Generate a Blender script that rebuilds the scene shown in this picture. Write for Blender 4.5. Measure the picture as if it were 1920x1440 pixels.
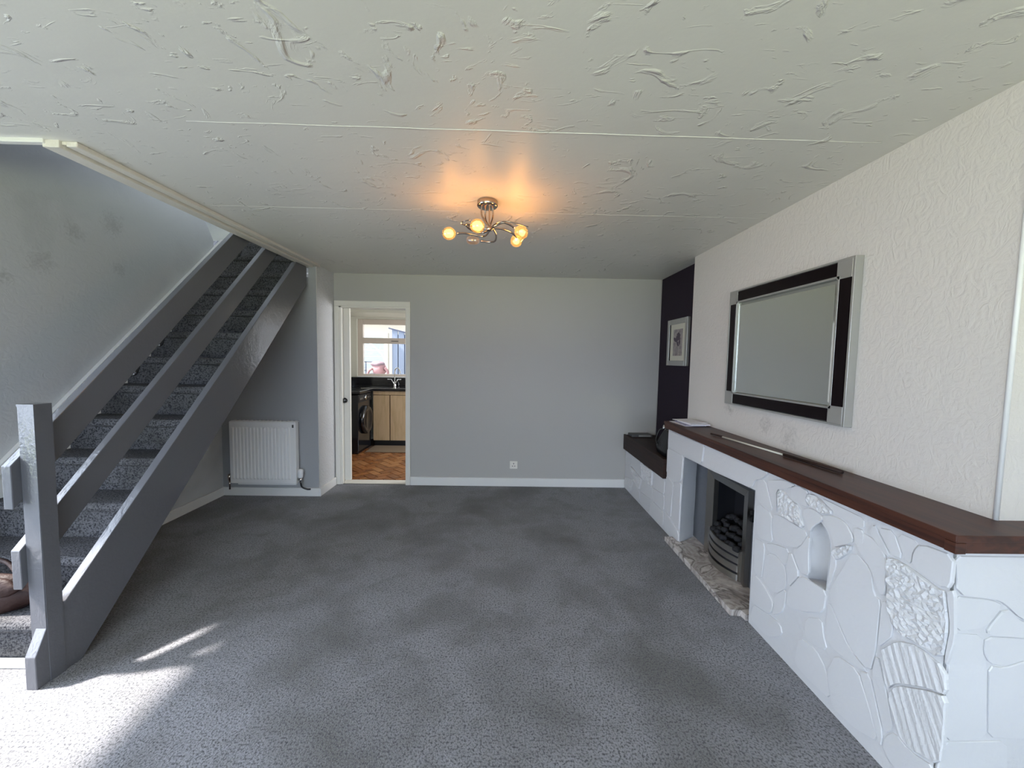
import bpy, bmesh, math, random
from mathutils import Vector, Matrix
random.seed(7)
for _o in list(bpy.data.objects): bpy.data.objects.remove(_o)
SC = bpy.context.scene
COL = SC.collection
R = math.radians

# ---------------------------------------------------------------- camera, sky, sun, window daylight, kitchen fill, exposure
def camera():
    pitch, yaw, roll = R(-3.7), R(0.95), R(1.0)
    f = Vector((math.sin(yaw)*math.cos(pitch), math.cos(yaw)*math.cos(pitch), math.sin(pitch)))
    r0 = Vector((math.cos(yaw), -math.sin(yaw), 0)); u0 = r0.cross(f)
    r = r0*math.cos(roll) + u0*math.sin(roll); u = u0*math.cos(roll) - r0*math.sin(roll)
    cd = bpy.data.cameras.new('camera'); cd.sensor_width = 36; cd.lens = 36*725/1920
    cd.clip_start = 0.02; cd.clip_end = 200
    co = bpy.data.objects.new('camera', cd); COL.objects.link(co)
    m = Matrix((r, u, -f)).transposed().to_4x4(); m.translation = Vector((0, 0, 1.43))
    co.matrix_world = m
    SC.camera = co
camera()
W = bpy.data.worlds.new('sky'); SC.world = W; W.use_nodes = True
_bg = W.node_tree.nodes['Background']; _bg.inputs[0].default_value = (0.78, 0.88, 1.0, 1); _bg.inputs[1].default_value = 3.0
def area(name, loc, rot, sx, sy, power, color, spread=180, portal=False):
    l = bpy.data.lights.new(name, 'AREA'); l.shape = 'RECTANGLE'; l.size = sx; l.size_y = sy
    l.energy = power; l.color = color; l.spread = R(spread)
    if portal: l.cycles.is_portal = True
    o = bpy.data.objects.new(name, l); COL.objects.link(o); o.location = loc; o.rotation_euler = rot
    return o
def sun(direction, strength, color, angle):
    l = bpy.data.lights.new('sun', 'SUN'); l.energy = strength; l.color = color; l.angle = R(angle)
    o = bpy.data.objects.new('sun', l); COL.objects.link(o)
    o.rotation_euler = Vector(direction).to_track_quat('-Z', 'Y').to_euler()
sun((0.80, 0.13, -1.0), 25, (1.0, 0.93, 0.84), 3.2)
area('sky_daylight', (0.2, -8.5, 4.6), (R(90), 0, 0), 16, 6.4, 3500, (0.60, 0.75, 1.0))
area('lawn_daylight', (0.2, -7.0, -0.15), (R(180), 0, 0), 16, 8, 6100, (0.95, 1.0, 0.70))
area('side_sky_daylight', (-7.0, 0.4, 2.9), (R(90), 0, R(-90)), 9, 5.6, 1800, (0.78, 0.87, 1.0))
area('kitchen_fill', (0.93, 5.55, 1.55), (R(90), 0, R(90)), 1.3, 1.0, 52, (0.96, 0.97, 1.0))  # added fill to brighten the kitchen, set in an invented side opening
area('landing_daylight', (-1.93, 3.5, 3.8), (R(92), 0, R(90)), 0.9, 0.9, 14, (0.80, 0.90, 1.0), 125)
area('kitchen_portal', (-0.9, 6.69, 1.58), (R(-90), 0, 0), 3.3, 0.98, 1, (1, 1, 1), portal=True)
SC.view_settings.view_transform = 'Standard'; SC.view_settings.look = 'None'
SC.view_settings.exposure = 0.02; SC.view_settings.gamma = 1.0
SC.view_settings.use_curve_mapping = False
SC.cycles.use_denoising = True
SC.cycles.max_bounces = 8; SC.cycles.diffuse_bounces = 5
SC.cycles.sample_clamp_indirect = 6.0
SC.cycles.caustics_reflective = False; SC.cycles.caustics_refractive = False

# ---------------------------------------------------------------- materials
def srgb(r, g, b):
    return tuple(((c/255)/12.92 if c/255 <= 0.04045 else ((c/255+0.055)/1.055)**2.4) for c in (r, g, b)) + (1,)
def mat(name, col, rough=0.6, metal=0.0, bump=None, vary=None, coat=0, spec=0.5, emit=None, sheen=0, scuffs=None):
    """bump: list of (scale, strength, detail, distortion, stretch); vary: (scale, colour2, low, high)"""
    m = bpy.data.materials.new(name); m.use_nodes = True
    nt = m.node_tree; n = nt.nodes; L = nt.links; b = n['Principled BSDF']
    b.inputs['Base Color'].default_value = col if len(col) == 4 else (*col, 1)
    b.inputs['Roughness'].default_value = rough; b.inputs['Metallic'].default_value = metal
    b.inputs['Specular IOR Level'].default_value = spec
    if coat: b.inputs['Coat Weight'].default_value = coat; b.inputs['Coat IOR'].default_value = 1.8 if coat >= 0.9 else 1.5; b.inputs['Coat Roughness'].default_value = 0.12
    if sheen: b.inputs['Sheen Weight'].default_value = sheen; b.inputs['Sheen Roughness'].default_value = 0.6
    if emit: b.inputs['Emission Color'].default_value = (*emit[0], 1); b.inputs['Emission Strength'].default_value = emit[1]
    tc = None
    if bump or vary or scuffs:
        tc = n.new('ShaderNodeTexCoord')
    def noise(scale, detail, dist, stretch=(1, 1, 1)):
        mp = n.new('ShaderNodeMapping'); mp.inputs['Scale'].default_value = stretch[:3]
        src = tc.outputs['Object']
        if len(stretch) > 3:
            m0 = n.new('ShaderNodeMapping'); m0.inputs['Rotation'].default_value = (stretch[3], 0, 0)
            L.new(src, m0.inputs['Vector']); src = m0.outputs[0]
        L.new(src, mp.inputs['Vector'])
        t = n.new('ShaderNodeTexNoise'); t.inputs['Scale'].default_value = scale
        t.inputs['Detail'].default_value = detail; t.inputs['Distortion'].default_value = dist
        L.new(mp.outputs[0], t.inputs['Vector']); return t
    if vary:
        last = None
        for (sc, c2, lo, hi, *st) in vary:
            t = noise(sc, 4, 0.3, st[0] if st else (1, 1, 1))
            rp = n.new('ShaderNodeMapRange'); rp.inputs[1].default_value = lo; rp.inputs[2].default_value = hi
            L.new(t.outputs[0], rp.inputs[0])
            mx = n.new('ShaderNodeMix'); mx.data_type = 'RGBA'
            if last is None: mx.inputs[6].default_value = b.inputs['Base Color'].default_value
            else: L.new(last, mx.inputs[6])
            mx.inputs[7].default_value = c2 if len(c2) == 4 else (*c2, 1)
            L.new(rp.outputs[0], mx.inputs[0]); last = mx.outputs[2]
        L.new(last, b.inputs['Base Color'])
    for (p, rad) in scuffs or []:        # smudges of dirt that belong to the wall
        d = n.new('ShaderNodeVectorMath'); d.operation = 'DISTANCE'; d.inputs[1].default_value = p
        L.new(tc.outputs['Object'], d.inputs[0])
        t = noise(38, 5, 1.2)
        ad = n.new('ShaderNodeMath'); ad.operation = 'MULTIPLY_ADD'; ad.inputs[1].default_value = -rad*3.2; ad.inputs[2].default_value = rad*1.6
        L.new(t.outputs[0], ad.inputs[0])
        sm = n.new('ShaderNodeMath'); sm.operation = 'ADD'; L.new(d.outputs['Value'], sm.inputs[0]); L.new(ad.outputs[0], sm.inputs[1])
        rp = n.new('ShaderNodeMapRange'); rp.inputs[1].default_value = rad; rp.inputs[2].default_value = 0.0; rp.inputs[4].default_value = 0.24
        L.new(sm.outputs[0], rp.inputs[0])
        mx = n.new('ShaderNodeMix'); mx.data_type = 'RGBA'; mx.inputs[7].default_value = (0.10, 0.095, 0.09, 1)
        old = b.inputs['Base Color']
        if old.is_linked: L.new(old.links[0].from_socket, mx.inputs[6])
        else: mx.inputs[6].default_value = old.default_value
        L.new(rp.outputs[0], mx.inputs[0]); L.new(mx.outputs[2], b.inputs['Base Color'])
    if bump:
        nrm = None
        for (sc, strength, detail, dist, *st) in bump:
            t = noise(sc, detail, dist, st[0] if st else (1, 1, 1))
            src = t.outputs[0]
            if len(st) > 1:      # sparse ridges only: threshold window
                rp = n.new('ShaderNodeMapRange'); rp.interpolation_type = 'SMOOTHSTEP'
                rp.inputs[1].default_value = st[1]; rp.inputs[2].default_value = st[2]
                L.new(src, rp.inputs[0]); src = rp.outputs[0]
            bp = n.new('ShaderNodeBump'); bp.inputs['Strength'].default_value = 1.0
            bp.inputs['Distance'].default_value = strength
            L.new(src, bp.inputs['Height'])
            if nrm is not None: L.new(nrm, bp.inputs['Normal'])
            nrm = bp.outputs[0]
        L.new(nrm, b.inputs['Normal'])
    return m
def see_through(name, tint=(1, 1, 1), gloss=0.06, frost=0.0):
    m = bpy.data.materials.new(name); m.use_nodes = True; nt = m.node_tree; n = nt.nodes; L = nt.links
    n.remove(n['Principled BSDF'])
    t = n.new('ShaderNodeBsdfTransparent'); t.inputs[0].default_value = (*tint, 1)
    g = n.new('ShaderNodeBsdfGlossy'); g.inputs['Roughness'].default_value = 0.05
    x = n.new('ShaderNodeMixShader'); x.inputs[0].default_value = gloss
    L.new(t.outputs[0], x.inputs[1]); L.new(g.outputs[0], x.inputs[2]); out = x.outputs[0]
    if frost:
        d = n.new('ShaderNodeBsdfTranslucent'); d.inputs[0].default_value = (*tint, 1)
        y = n.new('ShaderNodeMixShader'); y.inputs[0].default_value = frost
        L.new(out, y.inputs[1]); L.new(d.outputs[0], y.inputs[2]); out = y.outputs[0]
    L.new(out, n['Material Output'].inputs[0]); return m

M = {}
SCUFF = [((-2.85, 2.446, 1.980), 0.08), ((-2.85, 2.640, 2.215), 0.07), ((-2.85, 2.94, 2.04), 0.05), ((-2.85, 2.27, 1.85), 0.045), ((-2.85, 2.9, 2.35), 0.09)]
SW = (1, 1, 1)
M['ceiling'] = mat('ceiling_plaster', (0.66, 0.645, 0.625), 0.45, bump=[(5, 0.006, 6, 2.6, (1, 1, 1), 0.60, 0.76), (1.6, 0.006, 2, 1.0), (13, 0.003, 4, 1.5, (0.6, 1.6, 1), 0.62, 0.78), (60, 0.0003, 3, 0)])
M['wall_back'] = mat('grey_wall_paint', (0.425, 0.412, 0.39), 0.5, bump=[(4, 0.004, 3, 0.5), (70, 0.0005, 4, 0)])
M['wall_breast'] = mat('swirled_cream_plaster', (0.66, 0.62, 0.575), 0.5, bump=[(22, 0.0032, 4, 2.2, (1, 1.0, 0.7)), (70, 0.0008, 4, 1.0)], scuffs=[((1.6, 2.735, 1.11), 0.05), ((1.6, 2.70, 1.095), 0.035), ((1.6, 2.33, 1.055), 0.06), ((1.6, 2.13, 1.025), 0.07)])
M['wall_left'] = mat('blue_grey_stair_wall', (0.54, 0.55, 0.56), 0.5, bump=[(20, 0.0022, 5, 1.8), (60, 0.0006, 3, 0.5)], vary=[(2.0, (0.45, 0.465, 0.475), 0.56, 0.76)], scuffs=SCUFF)
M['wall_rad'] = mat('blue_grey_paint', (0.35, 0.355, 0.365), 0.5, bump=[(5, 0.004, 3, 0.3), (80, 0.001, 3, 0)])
M['wall_return'] = mat('roughcast_grey_plaster', (0.64, 0.64, 0.65), 0.5, bump=[(22, 0.010, 5, 2.0), (60, 0.0015, 3, 0.5)])
M['purple'] = mat('dark_purple_paint', (0.020, 0.013, 0.022), 0.7, spec=0.2, bump=[(60, 0.001, 3, 0)])
M['carpet'] = mat('grey_carpet', (0.215, 0.215, 0.235), 1.0, spec=0.1, sheen=0.2, bump=[(170, 0.004, 3, 0)], vary=[(1.9, (0.105, 0.102, 0.100), 0.45, 0.66), (6.5, (0.135, 0.133, 0.136), 0.52, 0.78), (120, (0.045, 0.045, 0.052), 0.46, 0.66), (260, (0.30, 0.30, 0.33), 0.58, 0.80)])
M['shaded_stair_carpet'] = mat('grey_stair_carpet_shaded', (0.115, 0.114, 0.122), 1.0, spec=0.1, bump=[(170, 0.004, 3, 0)], vary=[(3.0, (0.075, 0.073, 0.072), 0.45, 0.66), (120, (0.024, 0.024, 0.028), 0.44, 0.64), (260, (0.20, 0.20, 0.22), 0.60, 0.80)])  # the floor carpet again, stairwell shade put into its darker colour
M['paint'] = mat('gloss_charcoal_paint', (0.112, 0.113, 0.126), 0.14, spec=0.42, coat=0.0, bump=[(34, 0.0016, 4, 0.6, (1, 0.5, 0.5)), (90, 0.0006, 3, 0.4)])
M['white'] = mat('white_gloss_paint', (0.74, 0.73, 0.71), 0.35, bump=[(50, 0.0008, 2, 0)])
M['cream'] = mat('cream_door_paint', (0.76, 0.73, 0.66), 0.35, bump=[(40, 0.0008, 2, 0)])
M['stone'] = mat('white_painted_stone', (0.635, 0.635, 0.65), 0.5, bump=[(9, 0.004, 4, 0.8), (45, 0.0010, 4, 0.6)])
M['stone_rough'] = mat('white_painted_rough_stone', (0.62, 0.62, 0.63), 0.5, bump=[(16, 0.010, 5, 1.2), (60, 0.0015, 3, 0)])
M['stone_ribbed'] = mat('white_painted_ribbed_stone', (0.63, 0.63, 0.64), 0.5, bump=[(26, 0.0065, 4, 0.5, (1, 2.4, 0.22, 0.42)), (70, 0.001, 3, 0)])
M['mortar'] = mat('white_painted_mortar', (0.61, 0.61, 0.625), 0.55, bump=[(30, 0.004, 4, 0.5)])
M['grey_panel'] = mat('grey_fire_panel', (0.12, 0.125, 0.14), 0.6, bump=[(40, 0.003, 3, 0)])
M['mahogany'] = mat('dark_mahogany_veneer', (0.070, 0.024, 0.014), 0.40, spec=0.35, vary=[(9, (0.036, 0.013, 0.009), 0.4, 0.62, (3, 0.25, 6))])
M['mahogany_dark'] = mat('dark_brown_veneer', (0.032, 0.016, 0.012), 0.5, spec=0.2, vary=[(9, (0.018, 0.010, 0.008), 0.4, 0.62, (3, 0.25, 6))])
M['steel'] = mat('brushed_steel', (0.40, 0.385, 0.36), 0.34, metal=1.0, bump=[(60, 0.0006, 2, 0, (1, 1, 0.1))])
M['chrome'] = mat('chrome', (0.75, 0.74, 0.73), 0.12, metal=1.0)
M['dark_chrome'] = mat('smoked_chrome', (0.42, 0.36, 0.32), 0.14, metal=1.0)
M['silver'] = mat('silver_frame_paint', (0.43, 0.425, 0.40), 0.32, metal=0.55)
M['mirror'] = mat('mirror_glass', (0.80, 0.83, 0.80), 0.015, metal=1.0)
M['black_glass'] = mat('black_glass_strip', (0.006, 0.003, 0.004), 0.2, spec=0.15)
M['black'] = mat('black_plastic', (0.008, 0.008, 0.009), 0.4)
M['black_gloss'] = mat('black_gloss', (0.007, 0.007, 0.009), 0.12, coat=0.4)
M['soot'] = mat('sooty_firebox', (0.006, 0.006, 0.010), 0.8)
M['coal'] = mat('dark_coal', (0.010, 0.010, 0.013), 0.8, bump=[(40, 0.006, 3, 0)])
M['marble'] = mat('veined_marble', (0.66, 0.61, 0.57), 0.22, vary=[(8, (0.36, 0.31, 0.28), 0.5, 0.66), (5, (0.045, 0.035, 0.032), 0.575, 0.64, (1, 1.4, 1)), (14, (0.10, 0.08, 0.07), 0.60, 0.70)])
def marble():
    m = mat('veined_marble', (0.5, 0.46, 0.43), 0.22); nt = m.node_tree; n = nt.nodes; L = nt.links; b = n['Principled BSDF']
    tc = n.new('ShaderNodeTexCoord')
    def nz(sc, d, dist):
        t = n.new('ShaderNodeTexNoise'); t.inputs['Scale'].default_value = sc; t.inputs['Detail'].default_value = d; t.inputs['Distortion'].default_value = dist
        L.new(tc.outputs['Object'], t.inputs['Vector']); return t
    cr = n.new('ShaderNodeValToRGB'); e = cr.color_ramp.elements
    e[0].position = 0.36; e[0].color = (0.62, 0.57, 0.54, 1); e[1].position = 0.66; e[1].color = (0.60, 0.55, 0.52, 1)
    for p, c in ((0.455, (0.58, 0.53, 0.50)), (0.485, (0.19, 0.165, 0.155)), (0.50, (0.34, 0.30, 0.28)), (0.535, (0.52, 0.48, 0.45)), (0.575, (0.36, 0.32, 0.30))):
        k = e.new(p); k.color = (*c, 1)
    L.new(nz(4.2, 8, 0.9).outputs[0], cr.inputs[0])
    mx = n.new('ShaderNodeMix'); mx.data_type = 'RGBA'; mx.blend_type = 'MULTIPLY'; rp = n.new('ShaderNodeMapRange')
    rp.inputs[1].default_value = 0.45; rp.inputs[2].default_value = 0.7; rp.inputs[4].default_value = 0.55
    L.new(nz(28, 4, 0.8).outputs[0], rp.inputs[0]); L.new(rp.outputs[0], mx.inputs[0]); L.new(cr.outputs[0], mx.inputs[6]); mx.inputs[7].default_value = (0.5, 0.46, 0.44, 1)
    L.new(mx.outputs[2], b.inputs['Base Color']); return m
M['marble'] = marble()
M['radiator'] = mat('white_radiator_enamel', (0.80, 0.79, 0.78), 0.35)
M['grey_plastic'] = mat('grey_plastic', (0.07, 0.07, 0.07), 0.45)
M['paper'] = mat('white_paper', (0.72, 0.70, 0.72), 0.7)
M['paper2'] = mat('lilac_paper', (0.34, 0.32, 0.42), 0.7)
M['card'] = mat('cream_card', (0.62, 0.60, 0.50), 0.7)
M['print'] = mat('sepia_print', (0.36, 0.32, 0.30), 0.7, vary=[(30, (0.22, 0.19, 0.20), 0.45, 0.65)])
M['petal'] = mat('plum_ink', (0.075, 0.055, 0.075), 0.7)
M['leather'] = mat('brown_leather', (0.024, 0.010, 0.008), 0.6, spec=0.25, bump=[(60, 0.003, 3, 0)])
M['black_leather'] = mat('black_leather', (0.006, 0.006, 0.007), 0.4, bump=[(60, 0.002, 3, 0)])
M['brick'] = [mat('terracotta_tile', c, 0.22, bump=[(30, 0.002, 3, 0)], vary=[(12, tuple(x*0.72 for x in c), 0.45, 0.7)]) for c in ((0.36, 0.145, 0.050), (0.30, 0.115, 0.040), (0.40, 0.18, 0.07), (0.26, 0.10, 0.038))]
M['grout_gap_shade'] = mat('brown_grout_gap_shade', (0.09, 0.045, 0.025), 0.9)
M['beech'] = mat('pale_beech_laminate', (0.60, 0.43, 0.25), 0.4, vary=[(10, (0.50, 0.35, 0.19), 0.45, 0.7, (3, 3, 0.4))])
M['mat'] = mat('brown_mat', (0.23, 0.17, 0.115), 0.95, bump=[(200, 0.004, 2, 0)])
M['kitchen_wall'] = mat('cream_kitchen_paint', (0.60, 0.585, 0.51), 0.5, bump=[(60, 0.001, 3, 0)])
M['wood_frame'] = mat('pale_window_frame', (0.60, 0.52, 0.45), 0.4)
M['pane'] = see_through('clear_pane')
M['frosted'] = see_through('door_glass', (0.97, 0.98, 1.0), 0.05)
M['lamp_glass'] = see_through('crackle_lamp_glass', (1.0, 0.89, 0.60), 0.10, 0.04)
M['lamp_clear'] = see_through('clear_crackle_glass', (0.95, 0.88, 0.82), 0.25, 0.35)
M['bulb'] = mat('lit_bulb', (1, 0.8, 0.5), 0.4, emit=((1.0, 0.74, 0.38), 22))
M['fence'] = mat('pale_green_fence', (0.25, 0.285, 0.275), 0.8, bump=[(30, 0.004, 3, 0)])
M['shed'] = mat('blue_grey_shed', (0.20, 0.235, 0.31), 0.8)
M['shed_gap'] = mat('dark_blue_batten', (0.045, 0.055, 0.10), 0.8)
M['pink'] = mat('pink_plastic', (0.27, 0.13, 0.135), 0.6)
M['plum'] = mat('mauve_plastic', (0.17, 0.11, 0.13), 0.6)
M['render'] = mat('cream_render', (0.50, 0.46, 0.38), 0.8)
M['roof'] = mat('pale_roof_tile', (0.40, 0.34, 0.27), 0.8)
M['patio'] = mat('concrete_patio', (0.33, 0.32, 0.30), 0.9, bump=[(20, 0.004, 3, 0)])
M['lawn'] = mat('lawn', (0.07, 0.14, 0.035), 0.95, bump=[(60, 0.02, 3, 0)])
M['branch'] = mat('pale_bark', (0.55, 0.53, 0.50), 0.8)

# ---------------------------------------------------------------- helpers
def link(o): COL.objects.link(o); return o
def from_bm(name, bm, m, parent=None, smooth=False, recalc=True):
    if recalc: bmesh.ops.recalc_face_normals(bm, faces=bm.faces)
    me = bpy.data.meshes.new(name); bm.to_mesh(me); bm.free()
    me.materials.append(m)
    if smooth:
        for p in me.polygons: p.use_smooth = True
    o = link(bpy.data.objects.new(name, me))
    if parent is not None: adopt(o, parent)
    return o
def adopt(o, parent):
    o.parent = parent
    w = Matrix.Identity(4); p = parent
    while p is not None:
        w = Matrix.Translation(p.location) @ w if p.type == 'EMPTY' else w
        p = p.parent
    o.matrix_parent_inverse = w.inverted()
def add_box(bm, x, y, z, bevel=0.0):
    vs = [bm.verts.new((a, b, c)) for a in sorted(x) for b in sorted(y) for c in sorted(z)]
    fs = [(0, 1, 3, 2), (4, 6, 7, 5), (0, 4, 5, 1), (2, 3, 7, 6), (0, 2, 6, 4), (1, 5, 7, 3)]
    new = [bm.faces.new([vs[i] for i in f]) for f in fs]
    if bevel:
        ed = list({e for f in new for e in f.edges})
        bmesh.ops.bevel(bm, geom=ed, offset=bevel, segments=2, profile=0.5, affect='EDGES')
def box(name, x, y, z, m, parent=None, bevel=0.0):
    bm = bmesh.new(); add_box(bm, x, y, z, bevel); return from_bm(name, bm, m, parent)
def boxes(name, lst, m, parent=None, bevel=0.0):
    bm = bmesh.new()
    for b in lst: add_box(bm, *b, bevel)
    return from_bm(name, bm, m, parent)
def add_prism(bm, poly, axis, a, b, bevel=0.0):
    def P(p, t):
        return {'x': (t, p[0], p[1]), 'y': (p[0], t, p[1]), 'z': (p[0], p[1], t)}[axis]
    v0 = [bm.verts.new(P(p, a)) for p in poly]; v1 = [bm.verts.new(P(p, b)) for p in poly]
    n = len(poly); fs = [bm.faces.new(v0), bm.faces.new(list(reversed(v1)))]
    for i in range(n): fs.append(bm.faces.new((v0[i], v0[(i+1) % n], v1[(i+1) % n], v1[i])))
    if bevel:
        bmesh.ops.bevel(bm, geom=list({e for f in fs for e in f.edges}), offset=bevel, segments=2, profile=0.5, affect='EDGES')
def prism(name, poly, axis, a, b, m, parent=None, bevel=0.0, smooth=False):
    bm = bmesh.new(); add_prism(bm, poly, axis, a, b, bevel); return from_bm(name, bm, m, parent, smooth)
def spline(pts, n=8):
    pts = [Vector(p) for p in pts]; out = []
    for i in range(len(pts)-1):
        p0 = pts[i-1] if i else pts[0]*2-pts[1]; p1, p2 = pts[i], pts[i+1]
        p3 = pts[i+2] if i+2 < len(pts) else p2*2-p1
        for k in range(n):
            t = k/n
            out.append(0.5*((2*p1)+(p2-p0)*t+(2*p0-5*p1+4*p2-p3)*t*t+(3*p1-p0-3*p2+p3)*t**3))
    out.append(pts[-1]); return out
def add_tube(bm, pts, rad, seg=8, caps=True):
    pts = [Vector(p) for p in pts]; rings = []; prev = None
    for i, p in enumerate(pts):
        d = (pts[min(i+1, len(pts)-1)]-pts[max(i-1, 0)]).normalized()
        if prev is None:
            u = d.orthogonal().normalized()
        else:
            u = (prev-d*prev.dot(d)).normalized()
        prev = u; v = d.cross(u)
        r = rad(i/(len(pts)-1)) if callable(rad) else rad
        rings.append([bm.verts.new(p+(u*math.cos(a)+v*math.sin(a))*r) for a in [2*math.pi*k/seg for k in range(seg)]])
    for A, B in zip(rings, rings[1:]):
        for k in range(seg): bm.faces.new((A[k], A[(k+1) % seg], B[(k+1) % seg], B[k]))
    if caps: bm.faces.new(rings[0][::-1]); bm.faces.new(rings[-1])
def tube(name, pts, rad, m, parent=None, seg=8, n=0):
    bm = bmesh.new(); add_tube(bm, spline(pts, n) if n else pts, rad, seg); return from_bm(name, bm, m, parent, True)
def add_lathe(bm, c, axis, prof, seg=16):
    """prof: list of (distance along axis, radius)"""
    c = Vector(c); ax = Vector(axis).normalized(); u = ax.orthogonal().normalized(); v = ax.cross(u); rings = []
    for (t, r) in prof:
        rings.append([bm.verts.new(c+ax*t+(u*math.cos(a)+v*math.sin(a))*max(r, 1e-4)) for a in [2*math.pi*k/seg for k in range(seg)]])
    for A, B in zip(rings, rings[1:]):
        for k in range(seg): bm.faces.new((A[k], A[(k+1) % seg], B[(k+1) % seg], B[k]))
    bm.faces.new(rings[0][::-1]); bm.faces.new(rings[-1])
def lathe(name, c, axis, prof, m, parent=None, seg=16, smooth=True):
    bm = bmesh.new(); add_lathe(bm, c, axis, prof, seg); return from_bm(name, bm, m, parent, smooth)
def thing(name, label, cat, loc, group=None):
    o = link(bpy.data.objects.new(name, None)); o.location = loc; o.empty_display_size = 0.1
    o['label'] = label; o['category'] = cat
    if group: o['group'] = group
    return o
def tag(o, label, cat, group=None):
    o['label'] = label; o['category'] = cat
    if group: o['group'] = group
    return o
def struct(o, label=None, cat=None):
    o['kind'] = 'structure'
    if label: o['label'] = label
    if cat: o['category'] = cat
    return o
CH = 2.325
# ---------------------------------------------------------------- room shell
fl = struct(box('floor', (-3.0, 2.2), (-2.3, 4.30), (-0.1, 0.0), M['carpet']), 'worn mid grey carpet floor of the living room', 'carpet')
# ceiling with the stair opening left free
cb = bmesh.new()
for b in [((-1.97, 2.2), (-2.3, 4.42), (CH, 2.58)), ((-3.0, -1.97), (-2.3, 1.745), (CH, 2.58)), ((-3.0, -1.97), (4.3, 4.42), (CH, 2.58))]: add_box(cb, *b)
ceil = struct(from_bm('ceiling', cb, M['ceiling']), 'off-white ceiling in swirled textured plaster', 'ceiling')
for i, (y, x0, x1, r) in enumerate([(1.575, -1.25, 1.50, 0.0022), (2.43, 0.1, 1.60, 0.0015), (2.43, -1.84, -0.3, 0.0012)]):
    pts = [(x0+(x1-x0)*k/24, y+0.0015*math.sin(k*1.7)+0.02*k/24*(1 if i == 0 else 0), CH) for k in range(25)]
    tube('plaster_seam', pts, lambda t, r=r: r*(0.5+0.5*math.sin(math.pi*min(1, t*1.02))), M['ceiling'], ceil, 6)
# back wall round the doorway
wb = bmesh.new()
for b in [((-1.055, 1.72), (4.28, 4.42), (0, CH)), ((-1.83, -1.055), (4.28, 4.42), (1.985, CH)), ((-1.89, -1.83), (4.28, 4.315), (0, CH)), ((-2.7, -1.83), (4.38, 4.42), (0, CH))]: add_box(wb, *b)
struct(from_bm('wall_back', wb, M['wall_back']), 'grey painted back wall with the kitchen doorway', 'wall')
struct(box('wall_return', (-1.90, -1.88), (3.903, 4.28), (0, CH), M['wall_return']), 'short roughcast grey wall between radiator and door', 'wall')
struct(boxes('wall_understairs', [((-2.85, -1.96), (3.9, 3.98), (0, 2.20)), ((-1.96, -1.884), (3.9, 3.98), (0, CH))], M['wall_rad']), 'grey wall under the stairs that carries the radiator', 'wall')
tube('corner_bead', [(-1.883, 3.903, 0.0), (-1.883, 3.903, CH)], 0.004, M['white'], bpy.data.objects['wall_return'], 8)
# left wall: solid beside the stairs, rounded where the landing turns, with the glazed side door near the camera
def left_wall():
    bm = bmesh.new()
    for b in [((-3.0, -2.85), (-2.3, 0.05), (0, 2.58)), ((-3.0, -2.85), (0.05, 1.80), (2.16, 2.58)), ((-3.0, -2.85), (1.80, 4.0), (0, 2.2))]: add_box(bm, *b)
    rows = []
    for z, yend in [(2.2, 3.98), (2.45, 3.98), (2.534, 3.975), (2.62, 3.925), (2.718, 3.863), (2.9, 3.76), (3.1, 3.70), (4.8, 3.70)]:
        r = 0.16; row = [(-2.85, 1.745, z), (-2.85, yend-r, z)]
        for k in range(1, 9):
            a = k/8*math.pi/2; row.append((-2.85-r*(1-math.cos(a)), yend-r+r*math.sin(a), z))
        row.append((-3.12, yend, z)); row.append((-3.12, 1.745, z)); rows.append([bm.verts.new(p) for p in row])
    n = len(rows[0])
    for A, B in zip(rows, rows[1:]):
        for k in range(n): bm.faces.new((A[k], A[(k+1) % n], B[(k+1) % n], B[k]))
    bm.faces.new(rows[0][::-1]); bm.faces.new(rows[-1])
    o = from_bm('wall_left', bm, M['wall_left'])
    return o
struct(left_wall(), 'tall blue-grey swirled plaster wall beside the stairs', 'wall')
for (z, y, s) in [(1.99, 2.42, 1.0), (2.28, 2.55, 0.8), (2.02, 2.86, 0.5)]: pass
# right side: breast, alcove, front return
struct(box('wall_breast', (1.60, 2.15), (1.20, 3.34), (0.90, CH), M['wall_breast']), 'cream swirled plaster chimney breast behind the mirror', 'wall')
tube('corner_bead', [(1.602, 1.203, 0.935), (1.602, 1.203, CH)], 0.007, M['white'], bpy.data.objects['wall_breast'], 8)
struct(box('wall_alcove', (1.70, 1.80), (3.34, 4.28), (0, CH), M['purple']), 'dark purple alcove wall holding the small picture', 'wall')
tube('corner_edge', [(1.695, 4.276, 0.62), (1.695, 4.276, CH)], 0.006, M['wall_back'], bpy.data.objects['wall_alcove'], 6)
struct(box('wall_right', (2.15, 2.25), (-2.3, 1.3), (0, CH), M['wall_breast']), 'cream plaster wall at the near right', 'wall')
fw = bmesh.new()
for b in [((-3.0, -2.1), (-2.4, -2.25), (0, CH)), ((1.75, 2.25), (-2.4, -2.25), (0, CH)), ((-2.1, 1.75), (-2.4, -2.25), (0, 0.72)), ((-2.1, 1.75), (-2.4, -2.25), (2.12, CH))]: add_box(fw, *b)
struct(from_bm('wall_front', fw, M['wall_breast']), 'cream front wall around the large living room window', 'wall')
FWY = (-2.35, -2.30)
w1 = struct(boxes('window_1', [((-2.1, 1.75), FWY, (0.72, 0.77)), ((-2.1, 1.75), FWY, (2.07, 2.12)), ((-2.1, -2.05), FWY, (0.77, 2.07)), ((1.70, 1.75), FWY, (0.77, 2.07)), ((0.17, 0.22), FWY, (0.77, 2.07))], M['white']), 'white framed front window behind the viewer', 'window')
box('pane', (-2.05, 0.17), (-2.328, -2.324), (0.77, 2.07), M['pane'], w1); box('pane', (0.22, 1.70), (-2.328, -2.324), (0.77, 2.07), M['pane'], w1)
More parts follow.
